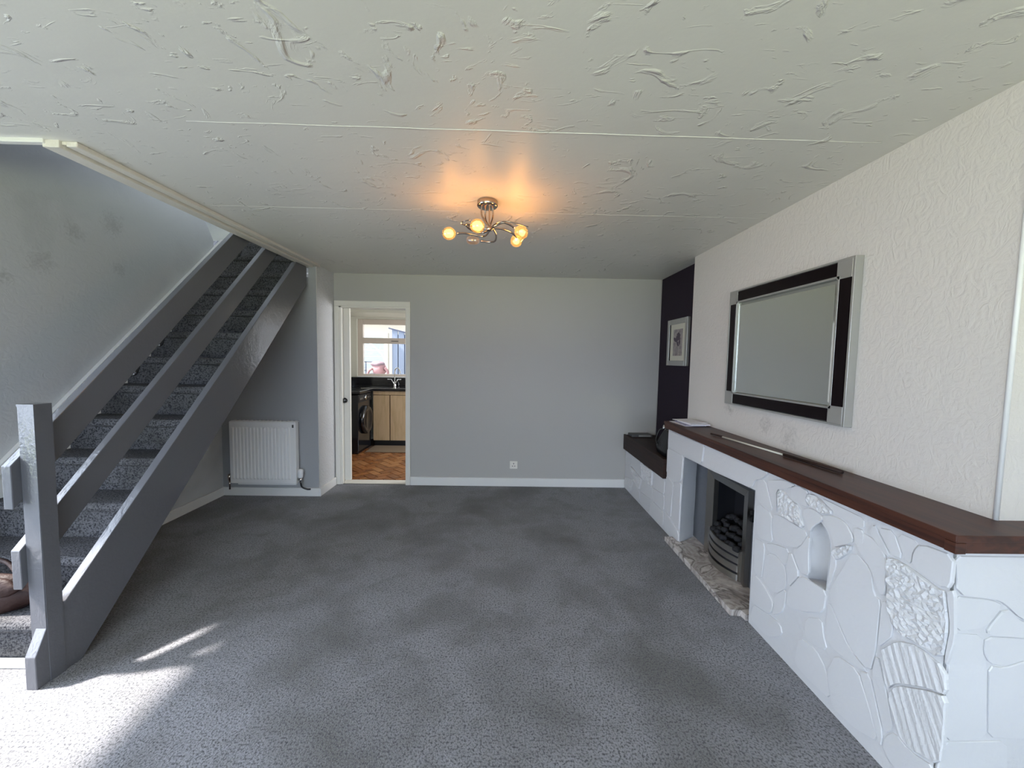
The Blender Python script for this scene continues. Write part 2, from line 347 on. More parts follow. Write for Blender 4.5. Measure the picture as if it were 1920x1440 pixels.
d2 = struct(boxes('door_2', [((-2.95, -2.90), (0.05, 0.13), (0, 2.16)), ((-2.95, -2.90), (1.72, 1.80), (0, 2.16)), ((-2.95, -2.90), (0.88, 0.93), (0.20, 1.88)), ((-2.95, -2.90), (0.13, 1.72), (0, 0.20)), ((-2.95, -2.90), (0.13, 1.72), (1.88, 2.16))], M['white']), 'white glazed side door at the foot of the stairs', 'door')
box('pane', (-2.93, -2.925), (0.13, 0.88), (0.20, 1.88), M['frosted'], d2); box('pane', (-2.93, -2.925), (0.93, 1.72), (0.20, 1.88), M['frosted'], d2)
# stairwell above
struct(boxes('wall_upper', [((-1.97, -1.85), (1.60, 3.0), (2.58, 4.8)), ((-1.97, -1.85), (4.0, 5.1), (2.58, 4.8)), ((-1.97, -1.85), (3.0, 4.0), (2.58, 3.3)), ((-1.97, -1.85), (3.0, 4.0), (4.3, 4.8)), ((-3.1, -1.97), (1.60, 1.745), (2.58, 4.8)), ((-4.1, -1.85), (5.0, 5.1), (2.58, 4.8)), ((-4.1, -4.0), (3.6, 5.0), (2.58, 4.8)), ((-4.1, -3.1), (3.6, 3.69), (2.58, 4.8))], M['wall_left']), 'pale upper stairwell walls seen through the ceiling opening', 'wall')
struct(boxes('floor_landing', [((-4.1, -1.97), (4.15, 5.0), (2.45, 2.60))], M['carpet']), 'grey carpeted landing at the top of the stairs', 'floor')
struct(box('ceiling_upper', (-4.1, -1.0), (1.5, 5.1), (4.8, 4.9), M['ceiling']), 'white ceiling over the stairwell', 'ceiling')
# trims
struct(boxes('trim_1', [((-1.985, -1.915), (1.735, 3.95), (CH-0.030, CH+0.02)), ((-1.915, -1.895), (1.745, 3.93), (CH-0.014, CH)), ((-1.895, -1.85), (1.745, 3.92), (CH-0.022, CH))], M['wall_breast'], bevel=0.003), 'moulded trim along the edge of the stair opening', 'trim')
struct(box('trim_2', (-2.85, -1.97), (1.725, 1.752), (CH-0.016, CH+0.02), M['white'], bevel=0.003), 'thin white trim along the near edge of the stair opening', 'trim')
for nm, b, lab in [('baseboard_back', ((-1.05, 1.36), (4.262, 4.28), (0, 0.095)), 'white skirting board along the grey back wall'),
               ('baseboard_understairs', ((-2.835, -1.88), (3.882, 3.9), (0, 0.085)), 'white skirting board under the radiator'),
               ('baseboard_return', ((-1.88, -1.862), (3.882, 4.28), (0, 0.085)), 'white skirting board on the roughcast return wall'),
               ('baseboard_left', ((-2.85, -2.832), (1.95, 3.9), (0, 0.085)), 'white skirting board under the stairs on the left wall')]:
    struct(box(nm, *b, M['white'], bevel=0.004), lab, 'skirting')
# kitchen doorway: casing (architrave and lining) and the sliding leaf
d1 = struct(boxes('door_1', [((-1.874, -1.822), (4.262, 4.28), (0, 1.9715)), ((-1.102, -1.050), (4.262, 4.28), (0, 1.9715)), ((-1.874, -1.050), (4.262, 4.28), (1.972, 2.03)),
    ((-1.83, -1.80), (4.27, 4.325), (0, 1.975)), ((-1.102, -1.055), (4.27, 4.42), (0, 1.975)), ((-1.83, -1.055), (4.27, 4.325), (1.955, 1.985)), ((-1.83, -1.055), (4.372, 4.42), (1.955, 1.985))], M['cream'], bevel=0.003), 'cream door casing around the kitchen doorway', 'door frame')
leaf = thing('sliding_door', 'cream sliding door mostly pushed aside, dark round knob', 'door', (-2.0, 4.35, 0))
box('door_leaf', (-2.45, -1.735), (4.332, 4.366), (0.03, 1.97), M['cream'], leaf, 0.002)
kn = lathe('knob', (-1.795, 4.332, 0.935), (0, -1, 0), [(0, 0.030), (0.006, 0.030), (0.008, 0.012), (0.016, 0.012), (0.020, 0.026), (0.030, 0.027), (0.036, 0.018)], M['black_gloss'], leaf, 14)

# ---------------------------------------------------------------- staircase
st = thing('staircase', 'grey painted open staircase with carpeted treads and plank rails', 'staircase', (-1.98, 1.65, 0))
stringer = prism('stringer', [(1.575, 0), (1.575, 0.14), (1.62, 0.24), (3.68, 2.292), (3.85, 2.292), (3.85, 2.115), (1.75, 0)], 'x', -2.000, -1.955, M['paint'], st, 0.003)
post = bmesh.new(); pv = [(-2.022, 1.62), (-1.952, 1.62), (-1.952, 1.686), (-2.022, 1.686)]
add_prism(post, pv, 'z', 0.0, 1.195); 
for f in list(post.faces):
    if all(abs(v.co.z-1.195) < 1e-6 for v in f.verts):
        r = bmesh.ops.inset_region(post, faces=[f], thickness=0.012)
        for v in f.verts: v.co.z += 0.012
ed = [e for e in post.edges if abs(e.verts[0].co.z-e.verts[1].co.z) > 0.5]
bmesh.ops.bevel(post, geom=ed, offset=0.004, segments=2, affect='EDGES')
from_bm('newel_post', post, M['paint'], st)
def rail(nm, top, bot, y0, x0=-2.058, x1=-2.020, zt=2.44):
    return prism(nm, [(y0, y0-bot), (y0, y0-top), (zt+top, zt), (zt+bot, zt)], 'x', x0, x1, M['paint'], st, 0.003)
rail('rail', 0.632, 0.815, 1.588); rail('rail', 1.008, 1.177, 1.600)
def step_bm(n):
    yr = 1.53+0.2*n; z = 0.2*n; zb = z-0.2; pts = [(yr, zb), (yr, z-0.055)]
    for k in range(7):
        a = -math.pi/2+k/6*math.pi; pts.append((yr-0.008-0.020*math.cos(a), z-0.026+0.026*math.sin(a)))
    pts += [(yr+0.20, z), (yr+0.20, z-0.006), (yr+0.02, z-0.05), (yr+0.02, zb)]
    bm = bmesh.new(); add_prism(bm, pts, 'x', -2.825, -2.003); return bm
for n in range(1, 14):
    s = from_bm('step', step_bm(n), M['shaded_stair_carpet'], st)
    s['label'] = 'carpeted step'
prism('wall_string', [(1.62, 0), (1.62, 0.18), (3.96, 2.50), (3.96, 2.2), (1.80, 0)], 'x', -2.849, -2.826, M['white'], st, 0.003)
prism('string_bead', [(1.62, 0.18), (1.62, 0.240), (3.96, 2.560), (3.96, 2.50)], 'x', -2.849, -2.818, M['white'], st, 0.003)
box('base_strip', (-2.82, -2.03), (1.685, 1.727), (0.002, 0.022), M['white'], st, 0.003)
tube('handrail', [(-2.115, 1.78, 0.945), (-2.115, 3.09, 2.255)], 0.019, M['paint'], st, 10)
for y in (2.215, 2.385, 3.10):
    b = bmesh.new(); add_tube(b, spline([(-2.060, y, y-0.80), (-2.085, y, y-0.90), (-2.115, y, y-0.90), (-2.115, y+0.0, y-0.855)], 4), 0.008, 6)
    add_lathe(b, (-2.060, y, y-0.80), (-1, 0, 0), [(0, 0.018), (0.006, 0.016)], 10)
    from_bm('rail_bracket', b, M['black_gloss'], st, True)
bag = thing('leather_bag', 'slumped brown leather bag on the bottom stair', 'bag', (-2.42, 1.81, 0.2))
def lump(name, c, s, m, parent, seed, amp=0.12, sub=3):
    bm = bmesh.new(); bmesh.ops.create_icosphere(bm, subdivisions=sub, radius=1.0); rr = random.Random(seed); ph = [rr.uniform(0, 6) for _ in range(6)]
    for v in bm.verts:
        d = v.co.normalized(); k = 1+amp*(math.sin(3*d.x+ph[0])*math.sin(4*d.y+ph[1])+0.6*math.sin(6*d.z+ph[2])*math.sin(5*d.x+ph[3]))
        v.co = Vector((c[0]+d.x*s[0]*k, c[1]+d.y*s[1]*k, c[2]+d.z*s[2]*k))
        if v.co.z < c[2]-0.75*s[2]: v.co.z = c[2]-0.75*s[2]
    return from_bm(name, bm, m, parent, True)
lump('bag_body', (-2.42, 1.800, 0.283), (0.21, 0.055, 0.11), M['leather'], bag, 3)
lump('bag_flap', (-2.43, 1.765, 0.325), (0.19, 0.030, 0.055), M['leather'], bag, 5)
tube('strap', [(-2.60, 1.80, 0.36), (-2.50, 1.83, 0.42), (-2.38, 1.83, 0.42), (-2.28, 1.80, 0.36)], 0.010, M['leather'], bag, 6, 5)
rb = bmesh.new(); add_tube(rb, [(-2.44+0.022*math.cos(a), 1.748, 0.372+0.022*math.sin(a)) for a in [k*math.pi/8 for k in range(17)]], 0.004, 6); from_bm('ring', rb, M['chrome'], bag, True)

# ---------------------------------------------------------------- radiator
rd = thing('radiator', 'white ribbed panel radiator on the wall under the stairs', 'radiator', (-2.39, 3.85, 0.15))
def rad_panel():
    bm = bmesh.new(); x0, x1, z0, z1, yf = -2.716, -2.066, 0.150, 0.768, 3.810
    add_box(bm, (x0, x1), (yf, yf+0.060), (z0, z1), 0.006); return bm
from_bm('panel', rad_panel(), M['radiator'], rd)
fb = bmesh.new(); nfl = 17; px0, px1 = -2.695, -2.112; w = (px1-px0)/nfl
for i in range(nfl):
    xa = px0+i*w; prof = [(xa+w*0.08, 3.811), (xa+w*0.28, 3.800), (xa+w*0.62, 3.800), (xa+w*0.82, 3.811)]
    zs = [(0.192, 0), (0.205, 1), (0.705, 1), (0.720, 0)]
    rows = [[fb.verts.new((p[0], 3.811 if not k else p[1], z)) for p in prof] for z, k in zs]
    for A, B in zip(rows, rows[1:]):
        for k in range(3): fb.faces.new((A[k], A[k+1], B[k+1], B[k]))
fl_ = from_bm('flutes', fb, M['radiator'], rd, False, False)
boxes('top_grille', [((-2.71, -2.07), (3.815, 3.89), (0.762, 0.772))]+[((-2.70+0.04*k, -2.685+0.04*k), (3.82, 3.885), (0.772, 0.776)) for k in range(16)], M['radiator'], rd)
box('badge', (-2.098, -2.083), (3.806, 3.811), (0.715, 0.745), M['grey_plastic'], rd)
box('wall_bracket', (-2.68, -2.10), (3.868, 3.899), (0.12, 0.16), M['radiator'], rd)
vh = lathe('valve_head', (-2.038, 3.838, 0.205), (0, 0, 1), [(0, 0.018), (0.01, 0.024), (0.07, 0.027), (0.085, 0.022), (0.09, 0.01)], M['radiator'], rd, 14)
vb = bmesh.new(); add_tube(vb, [(-2.068, 3.838, 0.19), (-2.038, 3.838, 0.19)], 0.012, 8); add_lathe(vb, (-2.038, 3.838, 0.15), (0, 0, 1), [(0, 0.012), (0.03, 0.016), (0.055, 0.016)], 10); from_bm('valve_body', vb, M['chrome'], rd, True)
tube('pipe', [(-2.038, 3.838, 0.155), (-2.03, 3.845, 0.11), (-1.99, 3.86, 0.082), (-1.955, 3.865, 0.08)], 0.008, M['black'], rd, 8, 5)
lv = bmesh.new(); add_lathe(lv, (-2.742, 3.838, 0.175), (0, 0, 1), [(0, 0.012), (0.02, 0.016), (0.055, 0.016), (0.06, 0.008)], 10); add_tube(lv, [(-2.742, 3.838, 0.08), (-2.742, 3.838, 0.18)], 0.008, 8); from_bm('lockshield_valve', lv, M['dark_chrome'], rd, True)
# ---------------------------------------------------------------- socket
sk = thing('wall_socket', 'small white wall socket low on the grey back wall', 'socket', (0.105, 4.28, 0.243))
box('faceplate', (0.062, 0.148), (4.271, 4.28), (0.200, 0.286), M['cream'], sk, 0.004)
for (dx, dz, wx, wz) in [(0, 0.016, 0.008, 0.016), (-0.013, -0.012, 0.012, 0.007), (0.013, -0.012, 0.012, 0.007)]:
    box('pin_hole', (0.105+dx-wx/2, 0.105+dx+wx/2), (4.2695, 4.2712), (0.243+dz-wz/2, 0.243+dz+wz/2), M['grey_plastic'], sk)

# ---------------------------------------------------------------- fireplace
fp = thing('fireplace_surround', 'low white painted crazy-paved stone fireplace surround under the mantel', 'fireplace', (1.48, 2.1, 0))
FX = 1.365
def core():
    bm = bmesh.new()
    outer = [(1.115, 0), (3.17, 0), (3.17, 0.876), (1.115, 0.876)]
    hole = [(2.03, 0.0), (2.888, 0.0), (2.884, 0.35), (2.872, 0.712), (2.45, 0.722), (2.036, 0.742), (2.026, 0.3)]
    out = [(1.115, 0), (2.03, 0.0)] + [(2.026, 0.3), (2.036, 0.742), (2.45, 0.722), (2.872, 0.712), (2.884, 0.35), (2.888, 0.0)] + [(3.17, 0), (3.17, 0.876), (1.115, 0.876)]
    vs = [bm.verts.new((FX, *p)) for p in out]; es = [bm.edges.new((vs[i], vs[(i+1) % len(vs)])) for i in range(len(vs))]
    nv = [bm.verts.new((FX, *p)) for p in NICHE]; es += [bm.edges.new((nv[i], nv[(i+1) % len(nv)])) for i in range(len(nv))]
    bmesh.ops.triangle_fill(bm, edges=es, use_beauty=True)
    # thickness: outer sides and top
    b = {}
    def q(a, c): bm.faces.new([bm.verts.new(p) for p in (a, c, (1.62, c[1], c[2]), (1.62, a[1], a[2]))])
    for a, c in [((FX, 1.115, 0.876), (FX, 3.17, 0.876)), ((FX, 3.17, 0.876), (FX, 3.17, 0))]: q(a, c)
    # near face running right to the wall
    add_box(bm, (FX+0.012, 2.15), (1.115, 1.20), (0, 0.8755))
    return bm
NICHE = [(1.642, 0.478), (1.648, 0.60), (1.648, 0.690), (1.640, 0.722), (1.622, 0.745), (1.598, 0.760), (1.575, 0.742), (1.555, 0.716), (1.543, 0.690), (1.539, 0.640), (1.543, 0.560), (1.547, 0.478)]
from_bm('stone_core', core(), M['mortar'], fp, False, False)
# reveals of the fire opening
def reveals():
    bm = bmesh.new()
    L = [(FX, 2.888, 0), (FX, 2.884, 0.35), (FX, 2.872, 0.712)]; Lb = [(1.54, 3.02, 0), (1.54, 3.015, 0.35), (1.54, 3.00, 0.66)]
    n = 9
    def lerp(P, t):
        t *= len(P)-1; i = min(int(t), len(P)-2); return Vector(P[i]).lerp(Vector(P[i+1]), t-i)
    rr = random.Random(4); rows = []
    for i in range(n):
        a, b = lerp(L, i/(n-1)), lerp(Lb, i/(n-1)); j = rr.uniform(-.006, .006)
        rows.append([bm.verts.new(a.lerp(b, k/4)+Vector((0, j if 0 < k else 0, 0))) for k in range(5)])
    for A, B in zip(rows, rows[1:]):
        for k in range(4): bm.faces.new((A[k], A[k+1], B[k+1], B[k]))
    def quad(*p): bm.faces.new([bm.verts.new(x) for x in p])
    quad((FX, 2.872, 0.712), (FX, 2.036, 0.742), (1.54, 2.036, 0.70), (1.54, 3.00, 0.66))
    quad((FX, 2.03, 0), (FX, 2.036, 0.742), (1.54, 2.036, 0.70), (1.54, 2.03, 0))
    return bm
from_bm('opening_reveal', reveals(), M['stone'], fp, False, False)
def niche():
    bm = bmesh.new(); yc = 1.594; rows = []
    zs = [0.478, 0.56, 0.64, 0.69, 0.716, 0.738, 0.752, 0.759]
    lo = {0.478: 1.547, 0.56: 1.543, 0.64: 1.539, 0.69: 1.543, 0.716: 1.555, 0.738: 1.571, 0.752: 1.588, 0.759: 1.597}
    hi = {0.478: 1.642, 0.56: 1.646, 0.64: 1.648, 0.69: 1.648, 0.716: 1.642, 0.738: 1.629, 0.752: 1.611, 0.759: 1.599}
    for z in zs:
        a, b = lo[z], hi[z]; m = (a+b)/2; hw = (b-a)/2
        rows.append([bm.verts.new((FX-0.004+0.085*math.sin(k/10*math.pi)*(0.4+0.6*min(1, hw/0.05)), m+hw*math.cos(k/10*math.pi), z)) for k in range(11)])
    for A, B in zip(rows, rows[1:]):
        for k in range(10): bm.faces.new((A[k], A[k+1], B[k+1], B[k]))
    bm.faces.new([v for v in rows[0]])
    return bm
from_bm('niche', niche(), M['stone'], fp, True, False)
STONES=[
  ('flat',[(2.016, 0.805), (1.956, 0.824), (1.888, 0.68), (2.01, 0.691), (2.02, 0.747)]),
  ('flat',[(1.948, 0.827), (1.814, 0.87), (1.75, 0.865), (1.781, 0.843), (1.876, 0.802), (1.859, 0.692), (1.879, 0.681)]),
  ('rough',[(1.861, 0.802), (1.827, 0.819), (1.776, 0.786), (1.717, 0.779), (1.677, 0.684), (1.844, 0.69)]),
  ('flat',[(1.777, 0.844), (1.731, 0.872), (1.669, 0.862), (1.683, 0.821), (1.663, 0.793), (1.711, 0.786), (1.769, 0.789)]),
  ('flat',[(1.697, 0.772), (1.651, 0.797), (1.594, 0.788), (1.584, 0.765), (1.633, 0.721), (1.65, 0.682), (1.667, 0.708)]),
  ('flat',[(1.592, 0.789), (1.528, 0.811), (1.474, 0.802), (1.439, 0.763), (1.441, 0.737), (1.513, 0.685), (1.522, 0.685), (1.527, 0.704), (1.55, 0.742), (1.581, 0.764)]),
  ('rough',[(1.665, 0.858), (1.617, 0.857), (1.529, 0.817), (1.595, 0.792), (1.652, 0.802), (1.677, 0.823)]),
  ('flat',[(1.611, 0.859), (1.527, 0.857), (1.402, 0.852), (1.399, 0.811), (1.456, 0.81), (1.524, 0.817)]),
  ('flat',[(1.887, 0.667), (1.844, 0.685), (1.677, 0.68), (1.664, 0.659), (1.706, 0.588), (1.756, 0.563), (1.86, 0.537), (1.886, 0.59)]),
  ('flat',[(2.01, 0.685), (1.894, 0.667), (1.891, 0.587), (1.875, 0.53), (1.928, 0.51), (1.985, 0.505), (2.008, 0.563)]),
  ('flat',[(1.658, 0.662), (1.644, 0.661), (1.646, 0.594), (1.637, 0.49), (1.684, 0.475), (1.743, 0.562), (1.7, 0.589)]),
  ('flat',[(1.755, 0.553), (1.688, 0.469), (1.753, 0.366), (1.775, 0.451)]),
  ('flat',[(1.925, 0.499), (1.871, 0.526), (1.762, 0.55), (1.777, 0.45), (1.841, 0.483), (1.908, 0.468)]),
  ('flat',[(1.907, 0.462), (1.84, 0.478), (1.778, 0.444), (1.766, 0.358), (1.838, 0.282), (1.933, 0.295), (1.929, 0.393)]),
  ('flat',[(2.014, 0.486), (1.984, 0.493), (1.932, 0.491), (1.933, 0.39), (1.941, 0.296), (2.006, 0.304)]),
  ('flat',[(2.009, 0.291), (1.94, 0.285), (1.873, 0.254), (1.84, 0.226), (1.857, 0.161), (2.004, 0.13), (2.016, 0.17)]),
  ('flat',[(1.752, 0.362), (1.683, 0.468), (1.612, 0.476), (1.539, 0.479), (1.549, 0.382), (1.646, 0.318), (1.758, 0.273)]),
  ('flat',[(2.003, 0.124), (1.857, 0.155), (1.79, 0.159), (1.769, 0.117), (1.869, 0.031), (2.012, 0.03)]),
  ('flat',[(1.837, 0.277), (1.765, 0.354), (1.765, 0.269), (1.788, 0.214), (1.85, 0.166), (1.839, 0.227)]),
  ('flat',[(1.438, 0.805), (1.398, 0.807), (1.393, 0.749), (1.436, 0.736), (1.434, 0.766)]),
  ('rough',[(1.517, 0.678), (1.441, 0.733), (1.443, 0.703), (1.503, 0.633), (1.529, 0.646)]),
  ('flat',[(1.532, 0.644), (1.505, 0.628), (1.529, 0.517), (1.536, 0.486), (1.538, 0.561)]),
  ('flat',[(1.435, 0.712), (1.363, 0.678), (1.342, 0.592), (1.316, 0.585), (1.319, 0.395), (1.333, 0.298), (1.419, 0.331), (1.531, 0.469), (1.514, 0.533)]),
  ('flat',[(1.534, 0.452), (1.422, 0.321), (1.338, 0.294), (1.377, 0.279), (1.479, 0.262), (1.538, 0.285)]),
  ('flat',[(1.435, 0.798), (1.383, 0.797), (1.341, 0.787), (1.306, 0.748), (1.3, 0.615), (1.318, 0.607), (1.356, 0.675), (1.425, 0.732)]),
  ('flat',[(1.381, 0.811), (1.36, 0.852), (1.343, 0.826), (1.297, 0.767), (1.304, 0.753)]),
  ('flat',[(1.349, 0.843), (1.292, 0.856), (1.252, 0.773), (1.294, 0.768)]),
  ('flat',[(1.282, 0.857), (1.205, 0.856), (1.226, 0.816), (1.228, 0.769), (1.249, 0.773)]),
  ('flat',[(1.201, 0.854), (1.108, 0.861), (1.109, 0.759), (1.141, 0.746), (1.225, 0.768), (1.222, 0.817)]),
  ('rough',[(1.303, 0.745), (1.287, 0.762), (1.227, 0.759), (1.141, 0.738), (1.122, 0.743), (1.104, 0.639), (1.112, 0.527), (1.186, 0.526), (1.249, 0.515), (1.285, 0.566), (1.297, 0.663)]),
  ('flat',[(1.119, 0.746), (1.1, 0.758), (1.088, 0.612), (1.103, 0.518), (1.109, 0.527), (1.1, 0.642)]),
  ('ribbed',[(1.306, 0.404), (1.247, 0.49), (1.186, 0.518), (1.105, 0.507), (1.093, 0.429), (1.135, 0.414), (1.241, 0.342), (1.267, 0.292)]),
  ('ribbed',[(1.264, 0.282), (1.24, 0.334), (1.135, 0.408), (1.094, 0.424), (1.09, 0.28), (1.095, 0.197), (1.185, 0.16), (1.236, 0.184)]),
  ('flat',[(1.312, 0.586), (1.293, 0.6), (1.261, 0.499), (1.314, 0.407)]),
  ('flat',[(1.313, 0.392), (1.272, 0.287), (1.236, 0.175), (1.266, 0.128), (1.328, 0.299)]),
  ('flat',[(1.478, 0.255), (1.38, 0.269), (1.322, 0.166), (1.281, 0.077), (1.372, 0.039), (1.476, 0.027), (1.513, 0.149)]),
  ('flat',[(1.375, 0.273), (1.335, 0.293), (1.27, 0.122), (1.274, 0.064), (1.319, 0.162)]),
  ('flat',[(1.265, 0.122), (1.234, 0.169), (1.184, 0.153), (1.106, 0.179), (1.121, 0.103), (1.192, 0.031), (1.27, 0.062)]),
  ('flat',[(1.641, 0.3), (1.557, 0.35), (1.543, 0.289), (1.52, 0.236), (1.574, 0.21), (1.643, 0.206)]),
  ('flat',[(1.673, 0.184), (1.578, 0.199), (1.518, 0.153), (1.486, 0.048), (1.588, 0.035), (1.689, 0.043)]),
]
NEAR=[
  [(1.365, 0.859), (1.691, 0.858), (1.718, 0.618), (1.589, 0.662), (1.531, 0.712), (1.496, 0.726), (1.382, 0.74)],
  [(1.375, 0.734), (1.497, 0.722), (1.529, 0.707), (1.483, 0.633), (1.385, 0.621)],
  [(1.487, 0.63), (1.537, 0.701), (1.589, 0.656), (1.719, 0.612), (1.721, 0.595), (1.491, 0.611)],
  [(1.381, 0.614), (1.48, 0.609), (1.48, 0.554), (1.499, 0.518), (1.519, 0.275), (1.385, 0.264), (1.38, 0.438)],
  [(1.486, 0.604), (1.637, 0.6), (1.632, 0.537), (1.552, 0.508), (1.506, 0.518), (1.485, 0.554)],
  [(1.505, 0.512), (1.552, 0.503), (1.633, 0.531), (1.655, 0.269), (1.525, 0.274)],
  [(1.382, 0.259), (1.588, 0.264), (1.612, 0.024), (1.361, 0.025)],
  [(1.643, 0.597), (1.733, 0.589), (1.769, 0.27), (1.661, 0.269), (1.639, 0.531)],
]
STONES += [
 ('flat', [(3.165, 0.86), (3.165, 0.73), (2.88, 0.722), (2.60, 0.732), (2.575, 0.868)]),
 ('flat', [(2.565, 0.868), (2.592, 0.73), (2.06, 0.745), (2.035, 0.80), (1.98, 0.822), (1.93, 0.87)]),
 ('flat', [(3.165, 0.715), (3.165, 0.50), (3.03, 0.46), (2.895, 0.52), (2.885, 0.715)]),
 ('flat', [(3.165, 0.485), (3.165, 0.20), (3.05, 0.16), (3.03, 0.45)]),
 ('flat', [(3.02, 0.448), (3.04, 0.155), (2.90, 0.12), (2.895, 0.505)]),
 ('flat', [(3.165, 0.185), (3.165, 0.025), (2.90, 0.025), (2.90, 0.108), (3.05, 0.148)]),
]
def stone(poly, kind, place, parent, seed):
    """poly in the wall plane; place(u, v, d) gives the world point d metres proud of the wall"""
    rr = random.Random(seed); n = len(poly)
    cx = sum(p[0] for p in poly)/n; cy = sum(p[1] for p in poly)/n
    # round each corner a little: two points per corner
    pts = []
    for i in range(n):
        p, q, r = Vector(poly[i-1]), Vector(poly[i]), Vector(poly[(i+1) % n])
        for t, s in ((p, 0.22), (r, 0.22)):
            d = (t-q); l = d.length
            pts.append(q+d*(min(s*l, 0.018)/max(l, 1e-6)))
    proud = rr.uniform(0.004, 0.008) if kind == 'flat' else rr.uniform(0.008, 0.011)
    tx, ty = rr.uniform(-.014, .014), rr.uniform(-.014, .014)
    bm = bmesh.new(); ring = []
    for s, d in ((1.0, -0.004), (1.0, proud*0.55), (0.965, proud)):
        rw = []
        for p in pts:
            v = Vector((cx, cy)); dv = p-v; L = dv.length; k = (L-(1-s)*0.075)/L if L > 0.02 else s
            q = v+dv*k; h = d+((q.x-cx)*tx+(q.y-cy)*ty if d > 0.003 else 0)
            rw.append(bm.verts.new((q.x, q.y, max(h, -0.004))))
        ring.append(rw)
    m = len(pts)
    for A, B in zip(ring, ring[1:]):
        for k in range(m): bm.faces.new((A[k], A[(k+1) % m], B[(k+1) % m], B[k]))
    top = bm.faces.new(ring[-1])
    if kind != 'flat':
        r = bmesh.ops.triangulate(bm, faces=[top]); fs = r['faces']
        for _ in range(5):
            es = list({e for f in fs for e in f.edges if not all(len(x.link_faces) == 2 and any(g not in fs for g in x.link_faces) for x in (e,))})
            es = [e for e in es if e.calc_length() > 0.016]
            if not es: break
            before = set(bm.faces)
            bmesh.ops.subdivide_edges(bm, edges=es, cuts=1, use_grid_fill=False)
            bmesh.ops.triangulate(bm, faces=[f for f in bm.faces if len(f.verts) > 3 and f.calc_center_median().z > proud*0.7])
            fs = [f for f in bm.faces if f.calc_center_median().z > proud*0.8]
        for v in bm.verts:
            if v.co.z > proud*0.8:
                if kind == 'rough': v.co.z += rr.uniform(-0.002, 0.006)
                else: v.co.z += 0.0012*math.sin((v.co.x*1.0-v.co.y*0.42)*210+seed)
    for v in bm.verts: v.co = place(v.co.x, v.co.y, v.co.z)
    mt = M['stone'] if kind == 'flat' else M['stone_rough'] if kind == 'rough' else M['stone_ribbed']
    return from_bm('stone', bm, mt, parent, False)
for i, (k, p) in enumerate(STONES):
    stone(p, k, lambda u, v, d: Vector((FX-d, u, v)), fp, 100+i)
for i, p in enumerate(NEAR):
    stone(p, 'flat', lambda u, v, d: Vector((u, 1.115-d, v)), fp, 300+i)
# stones wrapping the corner return, right part
lw = thing('low_stone_wall', 'knee-high white painted stone wall under the dark alcove shelf', 'stone wall', (1.53, 3.72, 0))
box('stone_core', (FX, 1.70), (3.172, 4.278), (0, 0.445), M['mortar'], lw)
gy = [3.185, 3.45, 3.74, 4.02, 4.262]; rr_ = random.Random(11)
jit = {}
for i in range(5):
    for j in range(4):
        jit[i, j] = (gy[i]+(rr_.uniform(-.07, .07) if 0 < i < 4 else 0), [0.02, 0.16, 0.30, 0.435][j]+(rr_.uniform(-.035, .035) if 0 < j < 3 else 0))
for i in range(4):
    for j in range(3):
        q = [jit[i, j], jit[i+1, j], jit[i+1, j+1], jit[i, j+1]]; c = Vector((sum(a[0] for a in q)/4, sum(a[1] for a in q)/4))
        q = [tuple(c+(Vector(a)-c)*0.95) for a in q]
        stone(q, 'rough' if (i+j) % 5 == 3 else 'flat', lambda u, v, d: Vector((FX-d, u, v)), lw, 500+i*4+j)
# shelves
ms = thing('mantel_shelf', 'long dark mahogany mantel shelf wrapping the chimney breast', 'shelf', (1.47, 2.1, 0.88))
prism('shelf_board', [(1.335, 3.20), (1.335, 1.085), (2.14, 1.085), (2.14, 1.198), (1.598, 1.198), (1.598, 3.20)], 'z', 0.912, 0.934, M['mahogany'], ms, 0.003)
prism('fascia', [(1.340, 3.195), (1.340, 1.090), (2.14, 1.090), (2.14, 1.16), (1.36, 1.16), (1.36, 3.195)], 'z', 0.877, 0.912, M['mahogany'], ms, 0.002)
box('corner_cap', (1.336, 1.368), (1.086, 1.118), (0.8765, 0.910), M['mahogany'], ms, 0.002)
sh = thing('alcove_shelf', 'deep dark brown boxed shelf in the alcove', 'shelf', (1.52, 3.73, 0.45))
box('front_board', (1.335, 1.355), (3.175, 4.275), (0.446, 0.612), M['mahogany_dark'], sh, 0.002)
box('top_board', (1.355, 1.698), (3.175, 4.275), (0.585, 0.606), M['mahogany_dark'], sh, 0.002)
box('end_board', (1.355, 1.598), (3.175, 3.195), (0.446, 0.585), M['mahogany_dark'], sh, 0.002)
# hearth
hr = prism('hearth_slab', [(1.29, 2.985), (1.29, 2.078), (1.352, 2.078), (1.352, 2.034), (1.538, 2.034), (1.538, 3.0), (1.41, 2.905), (1.352, 2.90), (1.352, 2.985)], 'z', 0.002, 0.038, M['marble'], None, 0.003)
tag(hr, 'veined cream marble hearth slab on the carpet before the fire', 'hearth')
